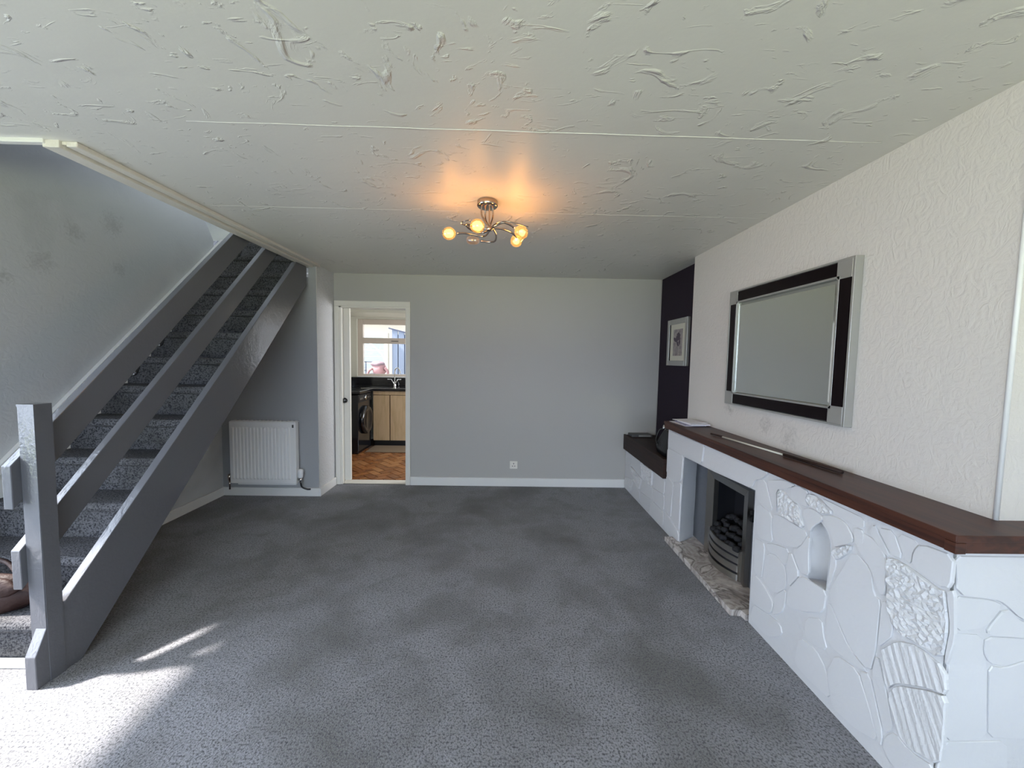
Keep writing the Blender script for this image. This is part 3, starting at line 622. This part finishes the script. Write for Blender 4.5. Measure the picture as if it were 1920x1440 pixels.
# gas fire
gf = thing('gas_fire', 'inset gas fire with steel frame, bowed fret and dark coals', 'fire', (1.5, 2.53, 0.04))
bp = boxes('back_panel', [((1.53, 1.545), (2.76, 3.03), (0.038, 0.70)), ((1.53, 1.545), (2.02, 2.30), (0.038, 0.72)), ((1.53, 1.545), (2.30, 2.76), (0.60, 0.72))], M['grey_panel'], gf)
boxes('firebox', [((1.70, 1.72), (2.30, 2.76), (0.03, 0.64)), ((1.53, 1.70), (2.29, 2.305), (0.03, 0.64)), ((1.53, 1.70), (2.755, 2.77), (0.03, 0.64)), ((1.53, 1.70), (2.30, 2.76), (0.63, 0.645)), ((1.53, 1.70), (2.30, 2.76), (0.038, 0.05))], M['soot'], gf)
def bar(o0, o1, i0, i1, ho=0.020, hi=0.008, x=1.53):
    bm = bmesh.new(); P = lambda p, h: bm.verts.new((x-h, p[0], p[1]))
    a, b, c, d = P(o0, ho), P(o1, ho), P(i1, hi), P(i0, hi); e, f, g, h = P(o0, -0.002), P(o1, -0.002), P(i1, -0.02), P(i0, -0.02)
    for q in ((a, b, c, d), (a, b, f, e), (d, c, g, h), (a, d, h, e), (b, c, g, f)): bm.faces.new(q)
    return bm
O = [(2.292, 0.04), (2.292, 0.652), (2.772, 0.652), (2.772, 0.04)]; I = [(2.362, 0.04), (2.362, 0.595), (2.712, 0.595), (2.712, 0.04)]
for k in range(3): from_bm('frame_bar', bar(O[k], O[k+1], I[k], I[k+1], 0.035, 0.014), M['steel'], gf)
def arc(z, bow, h, t, y0=2.345, y1=2.732, x=1.512):
    bm = bmesh.new(); rows = []
    for k in range(17):
        u = k/16; y = y0+(y1-y0)*u; xx = x-bow*math.sin(math.pi*u)**0.8
        rows.append([bm.verts.new(p) for p in ((xx, y, z), (xx, y, z+h), (xx+t, y, z+h), (xx+t, y, z))])
    for A, B in zip(rows, rows[1:]):
        for j in range(4): bm.faces.new((A[j], A[(j+1) % 4], B[(j+1) % 4], B[j]))
    bm.faces.new(rows[0]); bm.faces.new(rows[-1][::-1]); return bm
from_bm('fret_bar', arc(0.196, 0.052, 0.040, 0.012), M['steel'], gf); from_bm('fret_bar', arc(0.148, 0.056, 0.036, 0.012), M['steel'], gf)
from_bm('fret_bar', arc(0.092, 0.060, 0.044, 0.012), M['steel'], gf); from_bm('fret_base', arc(0.038, 0.066, 0.040, 0.012), M['steel'], gf)
from_bm('fret_backing', arc(0.045, 0.044, 0.185, 0.006), M['soot'], gf)
box('fret_post', (1.500, 1.516), (2.345, 2.372), (0.04, 0.24), M['steel'], gf); box('fret_post', (1.500, 1.516), (2.705, 2.732), (0.04, 0.24), M['steel'], gf)
rc = random.Random(3); cnt = 0
for row, (z, xs) in enumerate([(0.235, 1.505), (0.262, 1.545), (0.295, 1.585), (0.325, 1.63)]):
    for k in range(7):
        y = 2.385+k*0.05+(0.02 if row % 2 else 0)
        if y > 2.71: continue
        lump('coal', (xs+rc.uniform(-.01, .01), y, z+rc.uniform(-.012, .012)), (0.024, 0.027, 0.022), M['coal'], gf, 40+cnt, 0.22, 2); cnt += 1
box('coal_bed', (1.50, 1.70), (2.365, 2.71), (0.19, 0.215), M['soot'], gf)
lb = bmesh.new(); add_box(lb, (1.498, 1.528), (2.252, 2.276), (0.47, 0.54), 0.003); add_tube(lb, [(1.50, 2.262, 0.515), (1.478, 2.235, 0.508)], 0.006, 6); from_bm('control_lever', lb, M['black'], gf)

# ---------------------------------------------------------------- mirror
mi = thing('wall_mirror', 'large rectangular mirror in a silver and black frame', 'mirror', (1.58, 2.26, 1.14))
Y0, Y1, Z0, Z1 = 1.742, 2.716, 1.142, 1.922; xb, xf = 1.599, 1.560
boxes('edge_frame', [((xf, xb), (Y0, Y0+0.012), (Z0, Z1)), ((xf, xb), (Y1-0.012, Y1), (Z0, Z1)), ((xf, xb), (Y0+0.012, Y1-0.012), (Z0, Z0+0.010)), ((xf, xb), (Y0+0.012, Y1-0.012), (Z1-0.010, Z1)), ((1.574, xb), (Y0+0.012, Y1-0.012), (Z0+0.01, Z1-0.01))], M['silver'], mi, 0.001)
FW = 0.082
for (ya, za) in ((Y0+0.012, Z0+0.010), (Y0+0.012, Z1-0.010-FW), (Y1-0.012-FW, Z0+0.010), (Y1-0.012-FW, Z1-0.010-FW)):
    box('corner_block', (xf-0.001, 1.574), (ya, ya+FW), (za, za+FW), M['silver'], mi, 0.001)
G = 0.016
yl, yr_ = Y0+0.012+FW, Y1-0.012-FW
for b in [((yl, yr_), (Z0+0.010+0.004, Z0+0.010+FW-G)), ((yl, yr_), (Z1-0.010-FW+G, Z1-0.014)), ((Y0+0.016, Y0+0.012+FW-G), (Z0+0.01+FW, Z1-0.01-FW)), ((Y1-0.012-FW+G, Y1-0.016), (Z0+0.01+FW, Z1-0.01-FW))]:
    box('dark_strip', (xf, 1.574), b[0], b[1], M['black_glass'], mi)
boxes('inner_bead', [((xf-0.001, 1.574), (yl-G+0.004, yr_+G-0.004), (Z0+0.01+FW-G, Z0+0.01+FW-G+0.010)), ((xf-0.001, 1.574), (yl-G+0.004, yr_+G-0.004), (Z1-0.01-FW+G-0.010, Z1-0.01-FW+G)), ((xf-0.001, 1.574), (yl-G, yl-G+0.010), (Z0+0.01+FW-G, Z1-0.01-FW+G)), ((xf-0.001, 1.574), (yr_+G-0.010, yr_+G), (Z0+0.01+FW-G, Z1-0.01-FW+G))], M['silver'], mi, 0.001)
def mglass():
    bm = bmesh.new(); a0, a1, c0, c1 = yl-G+0.01, yr_+G-0.01, Z0+0.02+FW-G, Z1-0.02-FW+G; b = 0.022
    o = [bm.verts.new((1.573, *p)) for p in ((a0, c0), (a1, c0), (a1, c1), (a0, c1))]; i = [bm.verts.new((1.570, *p)) for p in ((a0+b, c0+b), (a1-b, c0+b), (a1-b, c1-b), (a0+b, c1-b))]
    bm.faces.new(i)
    for k in range(4): bm.faces.new((o[k], o[(k+1) % 4], i[(k+1) % 4], i[k]))
    return bm
from_bm('mirror_glass', mglass(), M['mirror'], mi)
# ---------------------------------------------------------------- picture
pc = thing('framed_picture', 'small silver-framed flower print on the purple wall', 'picture', (1.69, 3.77, 1.39))
py0, py1, pz0, pz1 = 3.575, 4.02, 1.392, 1.852
for b in [((py0, py0+0.05), (pz0, pz1)), ((py1-0.05, py1), (pz0, pz1)), ((py0+0.05, py1-0.05), (pz0, pz0+0.05)), ((py0+0.05, py1-0.05), (pz1-0.05, pz1))]:
    box('frame_side', (1.672, 1.699), b[0], b[1], M['silver'], pc, 0.003)
box('inner_slip', (1.676, 1.69), (py0+0.05, py0+0.056), (pz0+0.05, pz1-0.05), M['black'], pc); box('inner_slip', (1.676, 1.69), (py1-0.062, py1-0.05), (pz0+0.05, pz1-0.05), M['black'], pc)
box('mount', (1.684, 1.692), (py0+0.05, py1-0.05), (pz0+0.05, pz1-0.05), M['card'], pc)
box('print', (1.682, 1.684), (3.69, 3.89), (1.49, 1.75), M['print'], pc)
pm = bmesh.new(); rp = random.Random(8)
for k in range(16):
    cy_, cz_ = 3.80+rp.uniform(-.055, .055), 1.655+rp.uniform(-.06, .05); a, s = rp.uniform(0, 3.1), rp.uniform(0.016, 0.034)
    pm.faces.new([pm.verts.new((1.6815-0.00008*k, cy_+s*math.cos(t)*math.cos(a)-s*0.5*math.sin(t)*math.sin(a), cz_+s*math.cos(t)*math.sin(a)+s*0.5*math.sin(t)*math.cos(a))) for t in [j*math.pi/5 for j in range(10)]])
for dx in (-0.02, 0, 0.025): pm.faces.new([pm.verts.new(p) for p in ((1.6815, 3.80+dx, 1.62), (1.6815, 3.803+dx, 1.62), (1.6815, 3.793+dx*0.3, 1.50), (1.6815, 3.790+dx*0.3, 1.50))])
from_bm('printed_flower', pm, M['petal'], pc)

# ---------------------------------------------------------------- things on the shelves
def sheet(bm, cx, cy, z, w, d, rot, t):
    c, s = math.cos(rot), math.sin(rot); pts = [(cx+x*c-y*s, cy+x*s+y*c) for x, y in ((-w/2, -d/2), (w/2, -d/2), (w/2, d/2), (-w/2, d/2))]
    add_prism(bm, pts, 'z', z, z+t)
z = 0.935
for nm, lab, m, a in [('envelope', 'white envelope at the bottom of the paper pile on the mantel', 'paper', (1.465, 3.06, 0.17, 0.24, 0.10, 0.003)), ('letter', 'lilac printed letter folded in the paper pile on the mantel', 'paper2', (1.475, 3.04, 0.15, 0.21, -0.06, 0.006)),
                      ('booklet', 'thick white booklet in the middle of the paper pile', 'paper', (1.495, 3.02, 0.15, 0.22, 0.05, 0.010)), ('leaflet', 'top white leaflet on the paper pile beside the alcove', 'paper', (1.485, 3.06, 0.16, 0.22, 0.22, 0.003))]:
    b = bmesh.new(); sheet(b, a[0], a[1], z, a[2], a[3], a[4], a[5]); z += a[5]+0.0005; tag(from_bm(nm, b, M[m]), lab, 'paper', 'papers piled on the mantel')
rod = thing('curtain_wand', 'thin pale rod with dark ends lying along the mantel', 'rod', (1.47, 2.2, 0.94))
tube('dark_end', [(1.413, 2.60, 0.943), (1.435, 2.50, 0.943)], 0.0065, M['mahogany_dark'], rod, 8)
tube('pale_shaft', [(1.435, 2.50, 0.942), (1.497, 2.02, 0.942)], 0.0050, M['card'], rod, 8)
tube('dark_grip', [(1.497, 2.02, 0.944), (1.532, 1.70, 0.944)], 0.0085, M['mahogany_dark'], rod, 8)
hb = thing('handbag', 'black leather handbag with silver clasp on the alcove shelf', 'bag', (1.46, 3.37, 0.61))
def hbag():
    bm = bmesh.new(); rows = []
    for z_, hw, hd in [(0.613, 0.155, 0.085), (0.66, 0.165, 0.09), (0.73, 0.150, 0.065), (0.80, 0.115, 0.030), (0.825, 0.095, 0.014)]:
        rows.append([bm.verts.new((1.47+hd*math.copysign(abs(math.cos(a))**0.6, math.cos(a)), 3.37+hw*math.copysign(abs(math.sin(a))**0.6, math.sin(a)), z_+0.006*math.sin(3*a))) for a in [k*math.pi/10 for k in range(20)]])
    for A, B in zip(rows, rows[1:]):
        for k in range(20): bm.faces.new((A[k], A[(k+1) % 20], B[(k+1) % 20], B[k]))
    bm.faces.new(rows[0][::-1]); bm.faces.new(rows[-1]); return bm
from_bm('bag_body', hbag(), M['black_leather'], hb, True)
tube('strap', [(1.46, 3.47, 0.82), (1.42, 3.50, 0.80), (1.392, 3.49, 0.72), (1.386, 3.44, 0.68)], 0.008, M['black_leather'], hb, 6, 5)
lathe('clasp', (1.45, 3.475, 0.815), (0.2, 0.3, 1), [(0, 0.008), (0.012, 0.011), (0.030, 0.009), (0.042, 0.004)], M['chrome'], hb, 10)
for k in range(3): lathe('stud', (1.44, 3.41-0.05*k, 0.822-0.002*k), (-1, 0, 0.4), [(0, 0.006), (0.006, 0.004)], M['dark_chrome'], hb, 8)
rt = thing('router_box', 'flat dark grey device box on the alcove shelf by the back wall', 'device', (1.48, 4.19, 0.607))
box('case', (1.375, 1.600), (4.12, 4.255), (0.608, 0.634), M['grey_plastic'], rt, 0.006); box('label_panel', (1.45, 1.58), (4.118, 4.120), (0.614, 0.630), M['silver'], rt)

# ---------------------------------------------------------------- ceiling light
cl = thing('ceiling_light', 'five-arm swirling chrome ceiling light with glass lamp shades', 'lamp', (-0.115, 2.25, CH))
lathe('canopy', (-0.120, 2.262, CH), (0, 0, -1), [(0, 0.050), (0.004, 0.057), (0.030, 0.060), (0.036, 0.054), (0.037, 0.02)], M['dark_chrome'], cl, 24)
for k in range(4):
    a = k*math.pi/2+0.4; x, y = -0.120+0.034*math.cos(a), 2.262+0.034*math.sin(a)
    tube('down_rod', [(x, y, CH-0.030), (x, y, CH-0.085), (-0.108+0.010*math.cos(a), 2.215+0.012*math.sin(a), CH-0.15), (-0.104, 2.205, CH-0.172)], 0.0050, M['dark_chrome'], cl, 8, 6)
lathe('hub', (-0.104, 2.203, CH-0.160), (0, 0, -1), [(0, 0.006), (0.008, 0.016), (0.022, 0.016), (0.030, 0.006)], M['dark_chrome'], cl, 14)
zz = CH-0.175
ARMS = {'a': [(-0.103, 2.19), (-0.112, 2.242), (-0.142, 2.313), (-0.194, 2.331), (-0.248, 2.321), (-0.295, 2.300)], 'b': [(-0.106, 2.202), (-0.147, 2.245), (-0.204, 2.235), (-0.232, 2.190), (-0.222, 2.150), (-0.196, 2.125)],
        'c': [(-0.102, 2.190), (-0.073, 2.150), (-0.032, 2.129), (0.002, 2.140), (0.034, 2.162)], 'd': [(-0.101, 2.199), (-0.076, 2.216), (-0.024, 2.236), (0.025, 2.263), (0.048, 2.31), (0.050, 2.372)],
        'e': [(-0.101, 2.202), (-0.085, 2.24), (-0.070, 2.308), (-0.076, 2.382), (-0.106, 2.428), (-0.172, 2.452)]}
LIT = {'a', 'b', 'c', 'd'}
for k, pts in ARMS.items():
    pp = [Vector((x, y, zz+(0.010*math.sin(i*1.3+ord(k))))) for i, (x, y) in enumerate(pts)]
    ar = tube('arm', pp, 0.0055, M['dark_chrome'], cl, 8, 7)
    d = (pp[-1]-pp[-2]).normalized(); e = pp[-1]
    lathe('lamp_holder', e-d*0.004, d, [(0, 0.008), (0.004, 0.014), (0.018, 0.015), (0.022, 0.010)], M['dark_chrome'], ar, 12)
    s = lathe('lamp_shade', e+d*0.012, d, [(0, 0.014), (0.010, 0.027), (0.026, 0.035), (0.044, 0.036), (0.060, 0.030), (0.072, 0.018)] if k in LIT else [(0, 0.014), (0.010, 0.022), (0.030, 0.026), (0.055, 0.026), (0.072, 0.020)], M['lamp_glass'] if k in LIT else M['lamp_clear'], cl, 16)
    s['label'] = 'lit amber glass shade' if k in LIT else 'unlit frosted glass shade'
    lathe('bulb', e+d*0.018, d, [(0, 0.006), (0.012, 0.014), (0.026, 0.017), (0.040, 0.013), (0.048, 0.004)], M['bulb'] if k in LIT else M['lamp_clear'], s, 12)
    if k in LIT:
        l = bpy.data.lights.new('bulb_light', 'POINT'); l.energy = 1.7; l.color = (1.0, 0.47, 0.15); l.shadow_soft_size = 0.03
        lo = link(bpy.data.objects.new('bulb_light', l)); lo.location = e+d*0.04+Vector((0, 0, 0.0))
for pts in ([(-0.105, 2.21), (-0.160, 2.225), (-0.226, 2.188), (-0.249, 2.131), (-0.237, 2.067), (-0.199, 2.045)], [(-0.102, 2.195), (-0.052, 2.130), (0.006, 2.112), (0.108, 2.15)], [(0.046, 2.30), (0.087, 2.355), (0.094, 2.400), (0.080, 2.425)]):
    pp = [Vector((x, y, zz+0.012*math.sin(i*1.1))) for i, (x, y) in enumerate(pts)]
    c = tube('scroll_arm', pp, lambda t: 0.0042-0.0012*t, M['dark_chrome'], cl, 8, 7)
    d = (pp[-1]-pp[-2]).normalized(); lathe('finial', pp[-1]-d*0.004, d, [(0, 0.003), (0.006, 0.0075), (0.016, 0.006), (0.022, 0.002)], M['dark_chrome'], c, 8)
# ---------------------------------------------------------------- kitchen beyond the doorway
kf = struct(box('floor_kitchen', (-2.75, 1.0), (4.30, 6.95), (-0.1, -0.008), M['grout_gap_shade']), 'terracotta herringbone kitchen floor beyond the doorway', 'floor')
box('threshold', (-1.83, -1.055), (4.285, 4.44), (-0.008, 0.0), M['cream'], kf)
def clip(poly, x0, x1, y0, y1):
    for ax, v, sg in ((0, x0, 1), (0, x1, -1), (1, y0, 1), (1, y1, -1)):
        out = []
        for i in range(len(poly)):
            a, b = poly[i-1], poly[i]; ia, ib = sg*(a[ax]-v) >= 0, sg*(b[ax]-v) >= 0
            if ia != ib:
                t = (v-a[ax])/(b[ax]-a[ax]); out.append((a[0]+(b[0]-a[0])*t, a[1]+(b[1]-a[1])*t))
            if ib: out.append(b)
        poly = out
        if len(poly) < 3: return None
    return poly
S = 0.098; c45 = math.cos(math.pi/4); nb = 0
for j in range(-26, 27):
    for i in range(-26, 27):
        r = (i-j) % 4
        if r == 0: q = (i, j, i+2, j+1)
        elif r == 3: q = (i, j, i+1, j+2)
        else: continue
        g = 0.065; q = (q[0]+g, q[1]+g, q[2]-g, q[3]-g)
        pts = [((x-y)*c45*S-1.5, (x+y)*c45*S+5.1) for x, y in ((q[0], q[1]), (q[2], q[1]), (q[2], q[3]), (q[0], q[3]))]
        p = clip(pts, -2.24, -0.98, 4.44, 5.98)
        if not p: continue
        b = bmesh.new(); add_prism(b, p, 'z', -0.008, random.uniform(-0.0015, 0.001)); from_bm('brick_tile', b, random.choice(M['brick']), kf); nb += 1
struct(boxes('wall_kitchen_left', [((-2.85, -2.70), (4.42, 6.95), (0, 2.42))], M['kitchen_wall']), 'pale kitchen wall on the left', 'wall')
struct(boxes('wall_kitchen_right', [((0.9, 1.0), (4.42, 4.9), (0, 2.42)), ((0.9, 1.0), (6.2, 6.95), (0, 2.42)), ((0.9, 1.0), (4.9, 6.2), (0, 1.05)), ((0.9, 1.0), (4.9, 6.2), (2.05, 2.42))], M['kitchen_wall']), 'pale kitchen wall on the right', 'wall')  # side opening made up to hold the added kitchen fill lamp
struct(boxes('wall_kitchen_back', [((-2.7, 0.9), (6.70, 6.95), (0, 1.09)), ((-2.7, 0.9), (6.70, 6.95), (2.07, 2.42)), ((-2.7, -2.56), (6.70, 6.95), (1.09, 2.07)), ((0.75, 0.9), (6.70, 6.95), (1.09, 2.07))], M['kitchen_wall']), 'pale kitchen end wall around the window', 'wall')
struct(box('ceiling_kitchen', (-2.85, 1.0), (4.42, 6.95), (2.42, 2.6), M['kitchen_wall']), 'plain kitchen ceiling', 'ceiling')
struct(prism('trim_3', [(6.70, 2.10), (6.52, 2.16), (6.50, 2.26), (6.70, 2.28)], 'x', -2.69, 0.9, M['kitchen_wall']), 'boxed pelmet above the kitchen window', 'trim')
wk = struct(boxes('window_2', [((-2.56, -2.47), (6.74, 6.80), (1.09, 2.07)), ((0.68, 0.75), (6.74, 6.80), (1.09, 2.07)), ((-2.47, 0.68), (6.74, 6.80), (1.98, 2.07)), ((-2.47, 0.68), (6.73, 6.80), (1.655, 1.752)), ((-2.47, 0.68), (6.74, 6.80), (1.09, 1.13)), ((-1.42, -1.34), (6.74, 6.80), (1.13, 1.98)), ((-0.36, -0.28), (6.74, 6.80), (1.13, 1.98))], M['wood_frame'], bevel=0.004), 'pale framed kitchen window over the sink', 'window')
for x in ((-2.47, -1.42), (-1.34, -0.36), (-0.28, 0.68)):
    for z_ in ((1.13, 1.655), (1.752, 1.98)): box('pane', x, (6.765, 6.77), z_, M['pane'], wk)
box('sill', (-2.55, 0.74), (6.66, 6.74), (1.075, 1.092), M['white'], wk, 0.004)
box('casement_stay', (-1.98, -1.86), (6.715, 6.728), (1.695, 1.706), M['grey_plastic'], wk, 0.003)
# base cabinet
cab = thing('base_cabinet', 'pale beech double-door cabinet under the kitchen sink', 'cabinet', (-1.80, 6.4, 0))
box('carcass', (-2.10, -0.6), (6.172, 6.69), (0.09, 0.885), M['grout_gap_shade'], cab); box('plinth', (-2.10, -0.6), (6.20, 6.22), (0.0, 0.09), M['black'], cab)  # dark carcass colour paints in the shadow of the door gaps
box('top_rail', (-2.10, -0.6), (6.150, 6.172), (0.826, 0.884), M['beech'], cab, 0.002)
for x0, x1, hx in ((-2.10, -1.845, -1.895), (-1.829, -1.345, -1.775), (-1.329, -0.84, -0.89)):
    d = box('cabinet_door', (x0, x1), (6.150, 6.170), (0.095, 0.818), M['beech'], cab, 0.002)
    tube('handle', [(hx, 6.150, 0.38), (hx-0.004, 6.128, 0.42), (hx, 6.118, 0.56), (hx+0.004, 6.128, 0.70), (hx, 6.150, 0.74)], 0.011, M['dark_chrome'], d, 6, 5)
wt = thing('worktop', 'black glossy L-shaped kitchen worktop with upstand', 'worktop', (-1.8, 6.4, 0.89))
boxes('slab', [((-2.69, -0.6), (6.12, 6.69), (0.888, 0.926)), ((-2.69, -2.09), (5.56, 6.12), (0.888, 0.926))], M['black_gloss'], wt, 0.004)
boxes('upstand', [((-2.65, -0.6), (6.672, 6.692), (0.927, 1.073)), ((-2.695, -2.672), (5.58, 6.692), (0.927, 1.073))], M['black_gloss'], wt)
box('sink_drainer', (-2.30, -1.30), (6.16, 6.56), (0.9265, 0.930), M['chrome'], wt, 0.001)
tp = thing('mixer_tap', 'chrome swan-neck mixer tap with two lever handles', 'tap', (-1.88, 6.58, 0.93))
lathe('tap_base', (-1.88, 6.58, 0.931), (0, 0, 1), [(0, 0.026), (0.01, 0.024), (0.05, 0.018), (0.08, 0.014)], M['chrome'], tp, 12)
tube('spout', [(-1.88, 6.58, 0.98), (-1.88, 6.58, 1.15), (-1.865, 6.57, 1.225), (-1.82, 6.55, 1.245), (-1.785, 6.53, 1.205), (-1.77, 6.52, 1.155)], 0.010, M['chrome'], tp, 8, 6)
for s in (-1, 1):
    tube('tap_handle', [(-1.88+s*0.01, 6.57, 0.975), (-1.88+s*0.045, 6.56, 1.035), (-1.88+s*0.055, 6.56, 1.048), (-1.88+s*0.115, 6.55, 1.05)], 0.008, M['chrome'], tp, 8, 3)
# washing machine
wm = thing('washing_machine', 'black washing machine with round glass door under the worktop', 'washing machine', (-2.40, 5.88, 0))
box('cabinet', (-2.66, -2.13), (5.60, 6.13), (0.006, 0.870), M['black_gloss'], wm, 0.006)
box('control_panel', (-2.131, -2.122), (5.61, 6.12), (0.755, 0.862), M['black'], wm, 0.002)
for i, y in enumerate((5.66, 5.70, 5.74, 5.98, 6.05)): box('button', (-2.123, -2.116), (y, y+0.022), (0.795, 0.818), M['steel'], wm, 0.002)
lathe('dial', (-2.122, 5.86, 0.81), (1, 0, 0), [(0, 0.036), (0.016, 0.032), (0.018, 0.02)], M['chrome'], wm, 16)
dr = lathe('porthole_door', (-2.128, 5.87, 0.475), (1, 0, 0), [(0, 0.215), (0.03, 0.215), (0.052, 0.195), (0.055, 0.155), (0.040, 0.140), (0.041, 0.01)], M['black_gloss'], wm, 28)
lathe('porthole_glass', (-2.090, 5.87, 0.475), (1, 0, 0), [(0, 0.140), (0.014, 0.125), (0.026, 0.085), (0.030, 0.01)], M['grey_plastic'], dr, 24)
cr = bmesh.new(); add_tube(cr, [(-2.072, 5.87+0.148*math.cos(a), 0.475+0.148*math.sin(a)) for a in [k*math.pi/14 for k in range(29)]], 0.007, 6); from_bm('chrome_ring', cr, M['steel'], dr, True)
tube('door_latch', [(-2.076, 5.965, 0.375), (-2.060, 5.985, 0.395), (-2.068, 6.01, 0.425)], 0.013, M['steel'], dr, 8, 4)
tag(box('floor_mat', (-2.08, -0.9), (5.73, 6.16), (0.002, 0.012), M['mat'], None, 0.003), 'brown mat on the tiles in front of the beech cabinet', 'mat')

# ---------------------------------------------------------------- outside
struct(box('ground_garden', (-9, 6), (6.95, 20), (-0.2, -0.1), M['patio']), 'pale concrete yard outside the kitchen window', 'ground')
struct(box('ground_front', (-9, 9), (-14, -2.45), (-0.3, -0.2), M['lawn']), 'green front lawn outside the living room window', 'ground')
fe = thing('garden_fence', 'pale horizontal-board garden fence seen through the kitchen window', 'fence', (-3.6, 9.0, -0.1))
for k in range(13):
    z0 = -0.05+k*0.150; b = bmesh.new(); add_box(b, (-5.0, -2.79), (9.0+0.004*(k % 2), 9.025+0.004*(k % 2)), (z0, z0+0.128), 0.004); from_bm('fence_board', b, M['fence'], fe)
for x in (-4.8, -3.85): box('fence_rail', (x, x+0.05), (9.03, 9.07), (-0.1, 1.86), M['shed_gap'], fe)
box('fence_post', (-2.80, -2.715), (8.96, 9.05), (-0.1, 1.98), M['render'], fe, 0.004)
she = thing('garden_shed', 'blue-grey vertical-board shed beside the fence', 'shed', (-2.0, 9.3, -0.1))
box('shed_body', (-2.66, -0.4), (9.10, 10.6), (-0.1, 1.95), M['shed_gap'], she)
for k in range(15):
    x = -2.66+k*0.150; top = 2.06-0.24*(x+2.66); b = bmesh.new(); add_prism(b, [(x+0.006, -0.1), (x+0.136, -0.1), (x+0.136, top-0.03), (x+0.006, top)], 'y', 9.07, 9.10); from_bm('shed_board', b, M['shed'], she)
prism('shed_roof', [(-2.72, 2.075), (-2.72, 2.105), (-0.35, 1.54), (-0.35, 1.51)], 'y', 9.02, 10.65, M['shed_gap'], she)
nh = thing('neighbour_house', 'cream neighbouring house with tiled eaves above the fence', 'house', (-3.5, 14, -0.1))
box('house_wall', (-9, 4), (14.0, 14.4), (-0.1, 2.75), M['render'], nh)
prism('roof_slope', [(13.75, 2.72), (13.75, 2.80), (16.5, 4.6), (16.5, 4.5)], 'x', -9.2, 4.2, M['roof'], nh)
for k in range(26): box('eave_tile', (-7.0+0.30*k, -6.78+0.30*k), (13.70, 13.80), (2.66, 2.74), M['roof'], nh)
gt = thing('metal_trellis', 'small dark metal trellis frame in front of the fence', 'trellis', (-3.2, 8.7, -0.1))
boxes('trellis_frame', [((-3.36, -3.34), (8.70, 8.715), (-0.1, 1.32)), ((-3.14, -3.12), (8.70, 8.715), (-0.1, 1.32)), ((-3.36, -2.95), (8.70, 8.715), (1.30, 1.32)), ((-3.36, -3.12), (8.70, 8.715), (1.11, 1.125)), ((-3.36, -3.12), (8.70, 8.715), (0.98, 0.995))], M['shed_gap'], gt)
br = bmesh.new(); add_tube(br, spline([(-2.58, 8.5, -0.1), (-2.60, 8.5, 0.9), (-2.62, 8.5, 1.25), (-2.68, 8.5, 1.44), (-2.82, 8.5, 1.60), (-3.02, 8.5, 1.76), (-3.2, 8.5, 1.92)], 6), lambda t: 0.020-0.010*t, 7)
tag(from_bm('bare_branch', br, M['branch'], None, True), 'pale bare branch arching across the fence', 'branch')
pk = thing('garden_ornament', 'rounded pink object standing outside the kitchen window', 'ornament', (-2.72, 8.2, -0.1))
lump('ornament_body', (-2.67, 8.2, 1.17), (0.145, 0.11, 0.15), M['pink'], pk, 2, 0.10); lump('ornament_cap', (-2.70, 8.2, 1.275), (0.150, 0.12, 0.065), M['plum'], pk, 9, 0.08)
lump('ornament_base', (-2.78, 8.16, 1.00), (0.155, 0.09, 0.085), M['plum'], pk, 12, 0.08)
tube('side_arm', [(-2.54, 8.15, 1.20), (-2.48, 8.15, 1.13), (-2.47, 8.15, 1.02)], 0.028, M['pink'], pk, 8, 4); tube('side_arm', [(-2.79, 8.12, 1.18), (-2.86, 8.12, 1.13), (-2.89, 8.12, 1.02)], 0.026, M['pink'], pk, 8, 4)
box('stand', (-2.86, -2.52), (8.10, 8.30), (-0.1, 0.95), M['patio'], pk, 0.01)
